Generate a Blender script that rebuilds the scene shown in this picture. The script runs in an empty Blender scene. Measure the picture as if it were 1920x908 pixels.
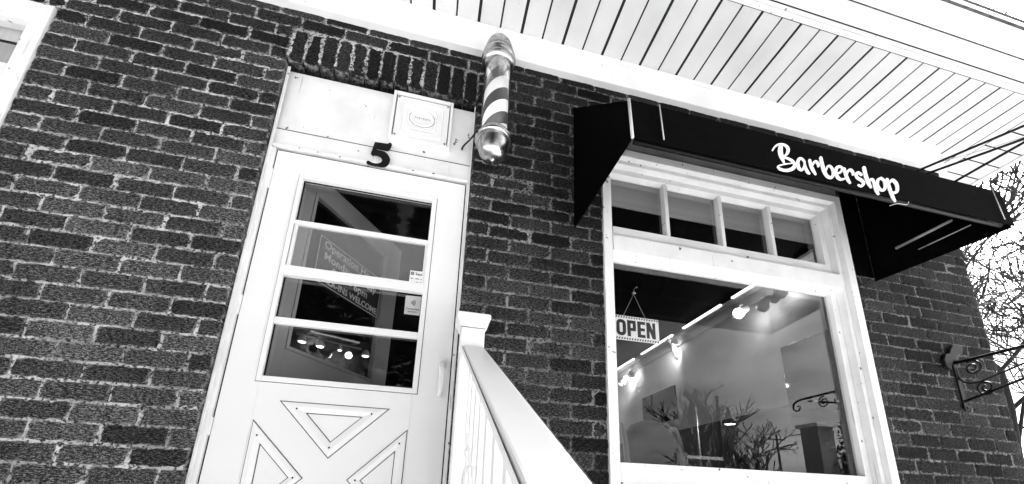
import bpy, math, random
import numpy as np
from mathutils import Vector, Matrix
random.seed(7)
R = math.radians
scene = bpy.context.scene
col = scene.collection

# ------------------------------------------------------------------ camera, world, sun, exposure
CAM = np.array([-0.05242574, -1.5565763, 1.49976676])
RM = np.array([[0.97658696, -0.21186645, 0.03728957],
               [0.09120985, 0.25080538, -0.96373099],
               [0.19482984, 0.94456830, 0.26425757]])   # right, down, forward
FPX, CX, CY = 746.0, 960.0, 720.0                       # in pixels of the 1920 wide photograph
cd = bpy.data.cameras.new('camera')
cam = bpy.data.objects.new('camera', cd); col.objects.link(cam)
cd.sensor_fit = 'HORIZONTAL'; cd.sensor_width = 36.0
cd.lens = FPX / 1920 * 36.0
cd.shift_y = (CY - 454) / 1920
cd.clip_start = 0.02; cd.clip_end = 3000
m = Matrix.Identity(4)
for i in range(3):
    m[i][0] = RM[0][i]; m[i][1] = -RM[1][i]; m[i][2] = -RM[2][i]; m[i][3] = CAM[i]
cam.matrix_world = m
scene.camera = cam

SUN_EL, SUN_AZ = 42.0, 78.0           # azimuth in degrees from +Y, clockwise: off to the right, so the front lies in open shade
world = bpy.data.worlds.new('World'); scene.world = world; world.use_nodes = True
wn = world.node_tree; wn.nodes.clear()
def N(nt, typ, **kw):
    n = nt.nodes.new(typ)
    for k, v in kw.items(): setattr(n, k, v)
    return n
sky = N(wn, 'ShaderNodeTexSky', sky_type='NISHITA'); sky.sun_disc = False
sky.sun_elevation = R(SUN_EL); sky.sun_rotation = R(SUN_AZ); sky.air_density = 1.0; sky.dust_density = 5.0
bw = N(wn, 'ShaderNodeSeparateColor')      # black and white film behind a red filter: blue sky goes dark
tc = N(wn, 'ShaderNodeTexCoord')
mp = N(wn, 'ShaderNodeMapping'); mp.inputs['Scale'].default_value = (1.6, 1.6, 4.0); mp.inputs['Rotation'].default_value = (0.3, 0.5, 0.2)
cl = N(wn, 'ShaderNodeTexNoise'); cl.inputs['Scale'].default_value = 1.7; cl.inputs['Detail'].default_value = 7; cl.inputs['Roughness'].default_value = .58
cr = N(wn, 'ShaderNodeMapRange'); cr.inputs['From Min'].default_value = .38; cr.inputs['From Max'].default_value = .64
cr.inputs['To Min'].default_value = .45; cr.inputs['To Max'].default_value = 1.8
mu = N(wn, 'ShaderNodeMath', operation='MULTIPLY')
bg = N(wn, 'ShaderNodeBackground'); bg.inputs['Strength'].default_value = 0.065
wo = N(wn, 'ShaderNodeOutputWorld')
wn.links.new(sky.outputs[0], bw.inputs[0]); wn.links.new(tc.outputs['Generated'], mp.inputs[0]); wn.links.new(mp.outputs[0], cl.inputs['Vector'])
wn.links.new(cl.outputs['Fac'], cr.inputs['Value']); rf_ = N(wn, 'ShaderNodeMath', operation='MULTIPLY_ADD'); rf_.inputs[1].default_value = -.5      # 1.5 red - 0.5 blue, never below a tenth of the red
rr_ = N(wn, 'ShaderNodeMath', operation='MULTIPLY'); rr_.inputs[1].default_value = 1.5
lo_ = N(wn, 'ShaderNodeMath', operation='MULTIPLY'); lo_.inputs[1].default_value = .4
mx_ = N(wn, 'ShaderNodeMath', operation='MAXIMUM')
wn.links.new(bw.outputs[0], rr_.inputs[0]); wn.links.new(bw.outputs[0], lo_.inputs[0]); wn.links.new(bw.outputs[2], rf_.inputs[0]); wn.links.new(rr_.outputs[0], rf_.inputs[2])
wn.links.new(rf_.outputs[0], mx_.inputs[0]); wn.links.new(lo_.outputs[0], mx_.inputs[1]); wn.links.new(mx_.outputs[0], mu.inputs[0]); wn.links.new(cr.outputs[0], mu.inputs[1])
wn.links.new(mu.outputs[0], bg.inputs['Color']); wn.links.new(bg.outputs[0], wo.inputs['Surface'])
sd = bpy.data.lights.new('sun', 'SUN'); sd.energy = 3.6; sd.angle = R(3); sd.color = (1, 1, 1)
sun = bpy.data.objects.new('sun', sd); col.objects.link(sun)
sdir = Vector((math.sin(R(SUN_AZ)) * math.cos(R(SUN_EL)), math.cos(R(SUN_AZ)) * math.cos(R(SUN_EL)), math.sin(R(SUN_EL))))
sun.rotation_euler = sdir.to_track_quat('Z', 'Y').to_euler(); sun.location = (20, 4, 18)
vs = scene.view_settings
vs.view_transform = 'Standard'; vs.look = 'None'; vs.gamma = 1.0; vs.use_curve_mapping = False
vs.exposure = 2.55

def at(px, py, ax, val):
    """pixel of the 1920 wide photograph -> the point of its ray on the plane axis=val"""
    d = RM.T @ np.array([(px - CX) / FPX, (py - CY) / FPX, 1.0])
    s = (val - CAM[ax]) / d[ax]
    return Vector(CAM + s * d)

# ------------------------------------------------------------------ materials
def mat(name, base=.5, rough=.6, metal=0.0, noise=None, bump=0.0, bscale=40, specks=None, spec=.5, stretch=(1, 1, 1), streak=None):
    """grey Principled material; noise=(scale, low, high) mixes the base colour; specks=(scale, threshold, colour)"""
    M = bpy.data.materials.new(name); M.use_nodes = True
    nt = M.node_tree; b = nt.nodes['Principled BSDF']
    b.inputs['Base Color'].default_value = (base, base, base, 1)
    b.inputs['Roughness'].default_value = rough; b.inputs['Metallic'].default_value = metal
    b.inputs['Specular IOR Level'].default_value = spec
    t = N(nt, 'ShaderNodeTexCoord'); mpn = N(nt, 'ShaderNodeMapping'); mpn.inputs['Scale'].default_value = stretch
    nt.links.new(t.outputs['Object'], mpn.inputs[0])
    cur = None
    if noise:
        n = N(nt, 'ShaderNodeTexNoise'); n.inputs['Scale'].default_value = noise[0]; n.inputs['Detail'].default_value = 6
        r = N(nt, 'ShaderNodeMapRange'); r.inputs['From Min'].default_value = .3; r.inputs['From Max'].default_value = .7
        r.inputs['To Min'].default_value = noise[1]; r.inputs['To Max'].default_value = noise[2]
        nt.links.new(mpn.outputs[0], n.inputs['Vector']); nt.links.new(n.outputs['Fac'], r.inputs['Value']); cur = r.outputs[0]
    for sp in ([specks] if specks else []) + ([streak] if streak else []):
        n = N(nt, 'ShaderNodeTexNoise'); n.inputs['Scale'].default_value = sp[0]; n.inputs['Detail'].default_value = 3
        if sp is streak:
            mm = N(nt, 'ShaderNodeMapping'); mm.inputs['Scale'].default_value = sp[3]
            nt.links.new(t.outputs['Object'], mm.inputs[0]); nt.links.new(mm.outputs[0], n.inputs['Vector'])
        else:
            nt.links.new(t.outputs['Object'], n.inputs['Vector'])
        r = N(nt, 'ShaderNodeMapRange'); r.inputs['From Min'].default_value = sp[1]; r.inputs['From Max'].default_value = sp[1] + .03
        x = N(nt, 'ShaderNodeMix', data_type='FLOAT')
        nt.links.new(n.outputs['Fac'], r.inputs['Value']); nt.links.new(r.outputs[0], x.inputs[0])
        if cur: nt.links.new(cur, x.inputs[2])
        else: x.inputs[2].default_value = base
        x.inputs[3].default_value = sp[2]; cur = x.outputs[0]
    if cur: nt.links.new(cur, b.inputs['Base Color'])
    if bump:
        n = N(nt, 'ShaderNodeTexNoise'); n.inputs['Scale'].default_value = bscale; n.inputs['Detail'].default_value = 6
        bp = N(nt, 'ShaderNodeBump'); bp.inputs['Strength'].default_value = bump; bp.inputs['Distance'].default_value = .004
        nt.links.new(mpn.outputs[0], n.inputs['Vector']); nt.links.new(n.outputs['Fac'], bp.inputs['Height']); nt.links.new(bp.outputs[0], b.inputs['Normal'])
    return M

def emit(name, strength):
    M = bpy.data.materials.new(name); M.use_nodes = True
    b = M.node_tree.nodes['Principled BSDF']
    b.inputs['Emission Color'].default_value = (1, 1, 1, 1); b.inputs['Emission Strength'].default_value = strength
    return M

def glass(name, tint=.96, haze=0.0, base=.05):
    M = bpy.data.materials.new(name); M.use_nodes = True
    nt = M.node_tree; nt.nodes.remove(nt.nodes['Principled BSDF']); out = nt.nodes['Material Output']
    tr = N(nt, 'ShaderNodeBsdfTransparent'); tr.inputs[0].default_value = (tint, tint, tint, 1)
    gl = N(nt, 'ShaderNodeBsdfGlossy'); gl.inputs['Roughness'].default_value = 0.0; gl.inputs['Color'].default_value = (1, 1, 1, 1)
    lw = N(nt, 'ShaderNodeLayerWeight'); lw.inputs[0].default_value = .5
    pw = N(nt, 'ShaderNodeMath', operation='POWER'); pw.inputs[1].default_value = 5
    ma = N(nt, 'ShaderNodeMath', operation='MULTIPLY_ADD'); ma.inputs[1].default_value = 1 - base; ma.inputs[2].default_value = base
    mx = N(nt, 'ShaderNodeMixShader')
    nt.links.new(lw.outputs['Facing'], pw.inputs[0]); nt.links.new(pw.outputs[0], ma.inputs[0]); nt.links.new(ma.outputs[0], mx.inputs[0])
    nt.links.new(gl.outputs[0], mx.inputs[2])
    if haze:
        df = N(nt, 'ShaderNodeBsdfDiffuse'); df.inputs[0].default_value = (.8, .8, .8, 1)
        m2 = N(nt, 'ShaderNodeMixShader'); m2.inputs[0].default_value = haze
        nt.links.new(tr.outputs[0], m2.inputs[1]); nt.links.new(df.outputs[0], m2.inputs[2]); nt.links.new(m2.outputs[0], mx.inputs[1])
    else: nt.links.new(tr.outputs[0], mx.inputs[1])
    nt.links.new(mx.outputs[0], out.inputs[0])
    return M

def brick_material():
    """dark wire-cut brick: tone per brick, horizontal scratches, pale flecks, pits"""
    M = bpy.data.materials.new('wire_cut_brick'); M.use_nodes = True
    nt = M.node_tree; b = nt.nodes['Principled BSDF']; L = nt.links.new
    b.inputs['Roughness'].default_value = .85; b.inputs['Specular IOR Level'].default_value = .06
    t = N(nt, 'ShaderNodeTexCoord')
    at_ = N(nt, 'ShaderNodeAttribute'); at_.attribute_name = 'tone'
    def noise(scale, sx, sz, det=4, rough=.6):
        mp_ = N(nt, 'ShaderNodeMapping'); mp_.inputs['Scale'].default_value = (sx, sx, sz)
        n = N(nt, 'ShaderNodeTexNoise'); n.inputs['Scale'].default_value = scale; n.inputs['Detail'].default_value = det; n.inputs['Roughness'].default_value = rough
        L(t.outputs['Object'], mp_.inputs[0]); L(mp_.outputs[0], n.inputs['Vector']); return n.outputs['Fac']
    def mr(v, a, c, lo, hi):
        r = N(nt, 'ShaderNodeMapRange'); r.inputs['From Min'].default_value = a; r.inputs['From Max'].default_value = c
        r.inputs['To Min'].default_value = lo; r.inputs['To Max'].default_value = hi; L(v, r.inputs['Value']); return r.outputs[0]
    def op(o, a, c):
        n = N(nt, 'ShaderNodeMath', operation=o)
        for k, v in ((0, a), (1, c)):
            if isinstance(v, (int, float)): n.inputs[k].default_value = v
            else: L(v, n.inputs[k])
        return n.outputs[0]
    sep = N(nt, 'ShaderNodeSeparateXYZ'); L(t.outputs['Object'], sep.inputs[0])
    scr = noise(75, 1.0, 4.0, 5, .75)                 # horizontal wire-cut drag marks
    fine = noise(210, 1.0, 1.8, 3, .75)
    big = noise(2.6, 1, 1, 4)
    lit_left = op('MULTIPLY', mr(sep.outputs[0], -.6, .5, 1, .3), mr(sep.outputs[2], 2.2, 3.4, 1, .25))   # brighter light low on the left put into tone and pale flecks
    area = mr(big, .35, .65, .7, 1.35)
    tone = mr(at_.outputs['Fac'], 0, 1, .004, .018)
    base = op('MULTIPLY', tone, area)
    base = op('MULTIPLY', base, mr(scr, .38, .62, .2, 2.2))
    base = op('MULTIPLY', base, mr(fine, .3, .7, .4, 1.7))
    base = op('MULTIPLY', base, mr(lit_left, .2, 1, 1, 2.6))
    fl = op('MULTIPLY', mr(scr, .48, .57, 0, 1), mr(fine, .45, .53, 0, 1))
    fl = op('MULTIPLY', fl, mr(big, .32, .6, .4, 1))
    fl = op('MULTIPLY', fl, mr(at_.outputs['Fac'], 0, 1, .25, 1.2))
    fl = op('MULTIPLY', fl, lit_left)
    mix = N(nt, 'ShaderNodeMix', data_type='FLOAT'); L(fl, mix.inputs[0]); L(base, mix.inputs[2]); mix.inputs[3].default_value = .44
    rim = N(nt, 'ShaderNodeAttribute'); rim.attribute_name = 'rim'                    # mortar smeared over worn arrises
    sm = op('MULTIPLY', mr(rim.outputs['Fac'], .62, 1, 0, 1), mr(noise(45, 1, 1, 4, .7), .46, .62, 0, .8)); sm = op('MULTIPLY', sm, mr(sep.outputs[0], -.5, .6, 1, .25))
    mix2 = N(nt, 'ShaderNodeMix', data_type='FLOAT'); L(sm, mix2.inputs[0]); L(mix.outputs[0], mix2.inputs[2]); mix2.inputs[3].default_value = .34
    L(mix2.outputs[0], b.inputs['Base Color'])
    h = op('ADD', op('MULTIPLY', scr, .8), op('MULTIPLY', fine, .35))
    bp = N(nt, 'ShaderNodeBump'); bp.inputs['Strength'].default_value = 1.0; bp.inputs['Distance'].default_value = .008
    L(h, bp.inputs['Height']); L(bp.outputs[0], b.inputs['Normal'])
    return M

def mortar_material():
    """crumbly joint mortar: paler on the left, darker towards the right"""
    M = bpy.data.materials.new('mortar'); M.use_nodes = True
    nt = M.node_tree; b = nt.nodes['Principled BSDF']; L = nt.links.new; b.inputs['Roughness'].default_value = .95; b.inputs['Specular IOR Level'].default_value = .1
    t = N(nt, 'ShaderNodeTexCoord'); s = N(nt, 'ShaderNodeSeparateXYZ'); L(t.outputs['Object'], s.inputs[0])
    def noise(sc, d):
        n = N(nt, 'ShaderNodeTexNoise'); n.inputs['Scale'].default_value = sc; n.inputs['Detail'].default_value = d; L(t.outputs['Object'], n.inputs['Vector']); return n.outputs['Fac']
    def mr(v, a, c, lo, hi):
        r = N(nt, 'ShaderNodeMapRange'); r.inputs['From Min'].default_value = a; r.inputs['From Max'].default_value = c; r.inputs['To Min'].default_value = lo; r.inputs['To Max'].default_value = hi; L(v, r.inputs['Value']); return r.outputs[0]
    def mul(a, c):
        n = N(nt, 'ShaderNodeMath', operation='MULTIPLY'); L(a, n.inputs[0]); L(c, n.inputs[1]); return n.outputs[0]
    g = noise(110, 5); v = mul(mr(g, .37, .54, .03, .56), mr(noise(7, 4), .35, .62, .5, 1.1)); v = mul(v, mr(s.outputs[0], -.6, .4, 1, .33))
    L(v, b.inputs['Base Color'])
    bp = N(nt, 'ShaderNodeBump'); bp.inputs['Strength'].default_value = 1; bp.inputs['Distance'].default_value = .006; L(g, bp.inputs['Height']); L(bp.outputs[0], b.inputs['Normal'])
    return M

M = dict(
    brick=brick_material(),
    mortar=mortar_material(),
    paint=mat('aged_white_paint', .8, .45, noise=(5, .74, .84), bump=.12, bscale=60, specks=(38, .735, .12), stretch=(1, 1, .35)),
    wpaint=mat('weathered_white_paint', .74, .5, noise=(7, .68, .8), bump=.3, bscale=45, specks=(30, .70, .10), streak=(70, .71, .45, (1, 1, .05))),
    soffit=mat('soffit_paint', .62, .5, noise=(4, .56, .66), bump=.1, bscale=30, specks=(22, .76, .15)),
    metal=mat('white_enamelled_metal', .78, .4, noise=(3, .76, .8), specks=(26, .775, .2)),
    gap=mat('dark_joint', .01, .95),
    rail=mat('white_vinyl', .86, .4, noise=(4, .84, .88), bump=.06, bscale=25),
    fabric=mat('black_canvas', .0012, .9, noise=(30, .0008, .002), bump=.3, bscale=300, spec=.02),
    thread_glint=mat('pale_thread_glint', .5, .6), white=mat('white_vinyl_lettering', .8, .5),
    alu=mat('dull_aluminium', .3, .45, .6), black=mat('black_plastic', .005, .55, spec=.2),
    iron=mat('black_iron', .003, .55, 0, bump=.3, bscale=120, spec=.25),
    chrome=mat('dull_chrome', .5, .26, 1.0, noise=(16, .32, .6), specks=(70, .68, .12)),
    lint=mat('grey_painted_lintel', .22, .6, noise=(6, .15, .28)),
    glass=glass('window_glass'), hazy=glass('hazy_storm_glass', .9, .10), sheath=glass('pole_glass', .97, 0, .015),
    blind=mat('grey_blind', .3, .7, noise=(3, .26, .34), stretch=(.1, 1, 12)),
    iwhite=mat('interior_white', .42, .7, noise=(3, .38, .46), bump=.15, bscale=90), idark=mat('interior_dark', .006, .8, spec=.1), imid=mat('interior_grey', .05, .7),
    mirror=mat('dark_mirror', .07, .03, 1.0), doorin=mat('inner_door_paint', .45, .45), signb=mat('charcoal_sign', .02, .5),
    sticker=mat('grey_sticker', .45, .5), leather=mat('black_leather', .01, .5, spec=.2), cord=mat('black_cable', .008, .5),
    concrete=mat('concrete', .58, .85, noise=(5, .5, .64), bump=.4, bscale=60), asphalt=mat('asphalt', .06, .9, noise=(30, .04, .08), bump=.5, bscale=200),
    soil=mat('pale_winter_ground', .22, .95, noise=(.6, .16, .28)), line=mat('road_paint', .7, .7),
    bark=mat('bark', .035, .9, noise=(20, .02, .05), bump=.6, bscale=60), leaf=mat('evergreen_leaf', .03, .7), roof=mat('asphalt_shingle', .06, .9, noise=(30, .04, .08)),
    siding=mat('pale_siding', .6, .7, noise=(3, .55, .65)), edge_dark=mat('edge_dark', .04, .9, noise=(25, .02, .10)), curtain=mat('pale_curtain', .5, .8, noise=(14, .4, .6), stretch=(3, 3, .2)),
    bulb=emit('lit_bulb', 5.0), spot_bulb=emit('lit_spot', 1.2), tube=emit('lit_tube', .5),
)

def stripe_material():
    M_ = bpy.data.materials.new('pole_stripes'); M_.use_nodes = True
    nt = M_.node_tree; b = nt.nodes['Principled BSDF']; L = nt.links.new
    t = N(nt, 'ShaderNodeTexCoord'); s = N(nt, 'ShaderNodeSeparateXYZ'); L(t.outputs['Object'], s.inputs[0])
    a = N(nt, 'ShaderNodeMath', operation='ARCTAN2'); L(s.outputs[1], a.inputs[0]); L(s.outputs[0], a.inputs[1])
    k = N(nt, 'ShaderNodeMath', operation='MULTIPLY'); L(a.outputs[0], k.inputs[0]); k.inputs[1].default_value = -2 / (2 * math.pi)
    z = N(nt, 'ShaderNodeMath', operation='MULTIPLY_ADD'); L(s.outputs[2], z.inputs[0]); z.inputs[1].default_value = 1 / .140; L(k.outputs[0], z.inputs[2])
    f = N(nt, 'ShaderNodeMath', operation='FRACT'); L(z.outputs[0], f.inputs[0])
    g = N(nt, 'ShaderNodeMath', operation='GREATER_THAN'); L(f.outputs[0], g.inputs[0]); g.inputs[1].default_value = .5
    x = N(nt, 'ShaderNodeMix', data_type='FLOAT'); L(g.outputs[0], x.inputs[0]); x.inputs[2].default_value = .8; x.inputs[3].default_value = .06
    L(x.outputs[0], b.inputs['Base Color']); b.inputs['Roughness'].default_value = .45
    return M_
M['stripes'] = stripe_material()

# ------------------------------------------------------------------ mesh helpers
class MB:
    def __init__(s): s.v = []; s.f = []; s.sm = []
    def add(s, v, f, smooth=False):
        o = len(s.v); s.v += [tuple(p) for p in v]; s.f += [[i + o for i in q] for q in f]; s.sm += [smooth] * len(f); return s
    def box(s, x0, x1, y0, y1, z0, z1):
        return s.add([(x0,y0,z0),(x1,y0,z0),(x1,y1,z0),(x0,y1,z0),(x0,y0,z1),(x1,y0,z1),(x1,y1,z1),(x0,y1,z1)],
                     [(3,2,1,0),(4,5,6,7),(0,1,5,4),(1,2,6,5),(2,3,7,6),(3,0,4,7)])
    def prism(s, pts, axis, a, b):
        """closed outline in the plane across the axis, from a to b"""
        n = len(pts); c = {'x': lambda p, t: (t, p[0], p[1]), 'y': lambda p, t: (p[0], t, p[1]), 'z': lambda p, t: (p[0], p[1], t)}[axis]
        v = [c(p, a) for p in pts] + [c(p, b) for p in pts]
        return s.add(v, [list(range(n))[::-1], list(range(n, 2*n))] + [(i, (i+1) % n, n + (i+1) % n, n + i) for i in range(n)])
    def tube(s, pts, r, n=8, caps=True):
        pts = [Vector(p) for p in pts]; rs = r if isinstance(r, (list, tuple)) else [r] * len(pts)
        v = []; up = None
        for i, p in enumerate(pts):
            d = (pts[min(i+1, len(pts)-1)] - pts[max(i-1, 0)]).normalized()
            if up is None or abs(d.dot(up)) > .98: up = Vector((0, 0, 1)) if abs(d.z) < .9 else Vector((1, 0, 0))
            a = d.cross(up).normalized(); c = a.cross(d); up = c
            for k in range(n):
                q = 2 * math.pi * k / n; v.append(p + a * (rs[i] * math.cos(q)) + c * (rs[i] * math.sin(q)))
        f = [(i*n + k, i*n + (k+1) % n, (i+1)*n + (k+1) % n, (i+1)*n + k) for i in range(len(pts)-1) for k in range(n)]
        if caps: f += [list(range(n))[::-1], [(len(pts)-1)*n + k for k in range(n)]]
        return s.add(v, f, True)
    def lathe(s, prof, c=(0, 0, 0), n=32):
        """prof: (radius, z) from bottom to top"""
        v = []; f = []
        for r, z in prof:
            for k in range(n):
                q = 2 * math.pi * k / n; v.append((c[0] + r * math.cos(q), c[1] + r * math.sin(q), c[2] + z))
        for i in range(len(prof)-1):
            for k in range(n): f.append((i*n + k, i*n + (k+1) % n, (i+1)*n + (k+1) % n, (i+1)*n + k))
        f += [list(range(n))[::-1], [(len(prof)-1)*n + k for k in range(n)]]
        return s.add(v, f, True)
    def build(s, name, material, parent=None, bevel=0, loc=None):
        me = bpy.data.meshes.new(name); me.from_pydata([tuple(p) for p in s.v], [], s.f); me.update()
        me.polygons.foreach_set('use_smooth', s.sm)
        me.materials.append(material)
        o = bpy.data.objects.new(name, me); col.objects.link(o)
        if loc: o.location = loc
        if parent: o.parent = parent
        if bevel:
            bm = o.modifiers.new('bevel', 'BEVEL'); bm.width = bevel; bm.segments = 2; bm.limit_method = 'ANGLE'; bm.angle_limit = R(40)
        return o

def tag(o, label=None, cat=None, group=None, kind=None):
    for k, v in (('label', label), ('category', cat), ('group', group), ('kind', kind)):
        if v: o[k] = v
    return o
def empty(name, loc, label, cat, group=None):
    o = bpy.data.objects.new(name, None); col.objects.link(o); o.location = loc; o.empty_display_size = .1
    tag(o, label, cat, group); bpy.context.view_layer.update(); return o
class Local:
    """parts given in world coordinates under an empty that stands elsewhere"""
def adopt(child, parent):
    child.parent = parent; child.matrix_parent_inverse = Matrix.Translation(-Vector(parent.location)) if parent.rotation_euler.z == 0 else parent.matrix_world.inverted()
    return child
def box(name, material, parent, *b, bevel=.002, label=None):
    o = MB().box(*b).build(name, material, None, bevel)
    if parent: adopt(o, parent)
    if label: o['label'] = label
    return o

def smooth_path(pts, n=6):
    out = []
    P = [pts[0]] + list(pts) + [pts[-1]]
    for i in range(1, len(P)-2):
        a, b, c, d = (np.array(P[j], float) for j in (i-1, i, i+1, i+2))
        for k in range(n):
            t = k / n
            out.append(.5 * ((2*b) + (c-a)*t + (2*a-5*b+4*c-d)*t*t + (-a+3*b-3*c+d)*t**3))
    out.append(np.array(pts[-1], float)); return out

def ribbon(mb, pts, y0, y1, conv, n=6):
    """brush stroke (x, z, width) as a raised ribbon with round ends; conv(px,py,depth)->point"""
    sp = smooth_path(pts, n)
    L_, R_ = [], []
    for i, p in enumerate(sp):
        d = sp[min(i+1, len(sp)-1)][:2] - sp[max(i-1, 0)][:2]; d = d / (np.linalg.norm(d) + 1e-9); nn = np.array([-d[1], d[0]])
        L_.append(p[:2] + nn * p[2] / 2); R_.append(p[:2] - nn * p[2] / 2)
    def cap(p, q, c):
        r = np.linalg.norm(p - q) / 2; a0 = math.atan2(*(p - c)[::-1])
        return [c + r * np.array([math.cos(a0 - k * math.pi / 6), math.sin(a0 - k * math.pi / 6)]) for k in range(1, 6)]
    m_ = len(sp)
    v = [conv(p[0], p[1], y0) for p in L_] + [conv(p[0], p[1], y0) for p in R_] + [conv(p[0], p[1], y1) for p in L_] + [conv(p[0], p[1], y1) for p in R_]
    f = []
    for i in range(m_ - 1):
        f += [(i, i+1, m_+i+1, m_+i), (2*m_+i, 3*m_+i, 3*m_+i+1, 2*m_+i+1), (i, 2*m_+i, 2*m_+i+1, i+1), (m_+i, m_+i+1, 3*m_+i+1, 3*m_+i)]
    mb.add(v, f)
    for P, Q, c in ((L_[-1], R_[-1], sp[-1][:2]), (R_[0], L_[0], sp[0][:2])):
        pts_ = [P] + cap(P, Q, c) + [Q]; k = len(pts_)
        vv = [conv(p[0], p[1], y0) for p in pts_] + [conv(p[0], p[1], y1) for p in pts_]
        mb.add(vv, [list(range(k)), list(range(2*k-1, k-1, -1))] + [(i, k+i, k+i+1, i+1) for i in range(k-1)])

def text_mesh(name, s, size, material, parent, mat4, extrude=.0008, offset=0, sx=1.0, align='CENTER'):
    cu = bpy.data.curves.new(name, 'FONT'); cu.body = s; cu.size = size; cu.extrude = extrude; cu.offset = offset
    cu.align_x = align; cu.align_y = 'CENTER'; cu.resolution_u = 3
    o = bpy.data.objects.new(name, cu); col.objects.link(o)
    bpy.context.view_layer.update()
    me = bpy.data.meshes.new_from_object(o.evaluated_get(bpy.context.evaluated_depsgraph_get()))
    bpy.data.objects.remove(o); me.name = name
    me.transform(Matrix.Diagonal((sx, 1, 1, 1))); me.transform(mat4); me.materials.clear(); me.materials.append(material)
    o = bpy.data.objects.new(name, me); col.objects.link(o)
    if parent: adopt(o, parent)
    return o
FRONT = Matrix.Rotation(R(90), 4, 'X')          # text standing upright, read from -Y

def grow(poly, d):
    """closed outline moved outwards by d, corners kept sharp"""
    P_ = [np.array(p, float) for p in poly]; n = len(P_); c = np.mean(P_, 0); L_ = []
    for i in range(n):
        a, b_ = P_[i], P_[(i + 1) % n]; u = (b_ - a) / np.linalg.norm(b_ - a); w = np.array([-u[1], u[0]])
        if w @ ((a + b_) / 2 - c) < 0: w = -w
        L_.append((a + w * d, u))
    out = []
    for i in range(n):
        (p, u), (q, w) = L_[i - 1], L_[i]
        t = np.linalg.solve(np.array([u, -w]).T, q - p)[0]; out.append(tuple(p + u * t))
    return out
def joint(name, parent, outer, inner, y, material='edge_dark', th=.0004):
    """dark line drawn in the corner where a moulding meets the panel"""
    n = len(outer); v = [(p[0], yy, p[1]) for yy in (y, y - th) for ring in (outer, inner) for p in ring]; f = []
    for i in range(n):
        k = (i + 1) % n; f += [(2*n + i, 2*n + k, 3*n + k, 3*n + i), (i, k, 2*n + k, 2*n + i), (n + i, 3*n + i, 3*n + k, n + k)]
    return adopt(MB().add(v, f).build(name, M[material]), parent)

# ------------------------------------------------------------------ ground, pavement, road
def structure(o): o['kind'] = 'structure'; return o
g = MB(); g.add([(-600,-600,0),(600,-600,0),(600,600,0),(-600,600,0)], [(0,1,2,3)]); structure(g.build('ground', M['soil']))
structure(box('pavement', M['concrete'], None, -60, 60, -7.2, -.0, -.2, .004, bevel=0))  # out of view, pale and widened to bounce light onto the soffit
structure(box('kerb', M['concrete'], None, -60, 60, -7.36, -7.204, -.2, .006, bevel=.01))
g = MB(); g.add([(-200,-14.0,.002),(200,-14.0,.002),(200,-7.37,.002),(-200,-7.37,.002)], [(0,1,2,3)]); 
road = g.build('road', M['asphalt']); structure(road); road.location.z = .002
g = MB()
for k in range(-12, 13): g.add([(k*6.,-10.68,.008),(k*6+3.,-10.68,.008),(k*6+3.,-10.56,.008),(k*6.,-10.56,.008)], [(0,1,2,3)])
structure(g.build('road_marking', M['line']))

# ------------------------------------------------------------------ the brick building
bld = empty('brick_building', (0, 0, 0), 'dark brick shop building with white boarded eaves, glazed white door and painted shop window', 'building')
C, P, JT = .0677, .1967, .0095
Z0 = 3.0917                                    # a bed joint
X0, X1, XC = -3.4, 3.132, 3.132
DX0, DX1, DZ1 = -.835, .034, Z0 + 4*C          # door opening
WX0, WX1, WZ0, WZ1 = .69, 2.21, 1.49, Z0 + 4*C # shop window opening
SX0, SX1, SZ0, SZ1 = -2.75, -1.705, 1.75, 3.358 # side window opening
ZTOP, ZBOT = Z0 + 10*C, Z0 - 32*C
openings = [(DX0, DX1, 0.9, DZ1), (WX0, WX1, WZ0, WZ1), (SX0, SX1, SZ0, SZ1)]
rng = np.random.default_rng(3)
bv, bf, bt, br = [], [], [], []
def brick(c, ux, uz, un, w, h, d, tone):
    """one brick: c = front centre, ux along, uz up, un outwards; ragged edges, slightly dished face"""
    nx, nz = max(2, int(w / .016)), 4
    o = len(bv); tw = rng.normal(0, .0012, 3)
    for k in range(nz + 1):
        for i in range(nx + 1):
            a = (i / nx - .5) * w; b = (k / nz - .5) * h
            edge = i in (0, nx) or k in (0, nz)
            ja, jb = rng.normal(0, .0016, 2) if edge else (0, 0)
            if i in (0, nx) and k in (0, nz): ja -= np.sign(a) * .0012; jb -= np.sign(b) * .0009
            off = rng.normal(0, .0005) + tw[0] + tw[1] * a * 6 - (.0016 + abs(rng.normal(0, .0012)) if edge else 0)
            bv.append(c + ux * (a + ja) + uz * (b + jb) + un * off); br.append(1.0 if edge else 0.0)
    for k in range(nz):
        for i in range(nx):
            q = o + k * (nx + 1) + i; bf.append((q, q + 1, q + nx + 2, q + nx + 1)); bt.append(tone)
    ring = [o + i for i in range(nx)] + [o + nx + k * (nx + 1) for k in range(nz)] + [o + nz * (nx + 1) + nx - i for i in range(nx)] + [o + (nz - k) * (nx + 1) for k in range(nz)]
    o2 = len(bv)
    for r in ring: bv.append(bv[r] - un * d); br.append(0.0)
    n = len(ring)
    for i in range(n): bf.append((ring[i], o2 + i, o2 + (i + 1) % n, ring[(i + 1) % n])); bt.append(tone)
ex, ey, ez = np.eye(3)
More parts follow.
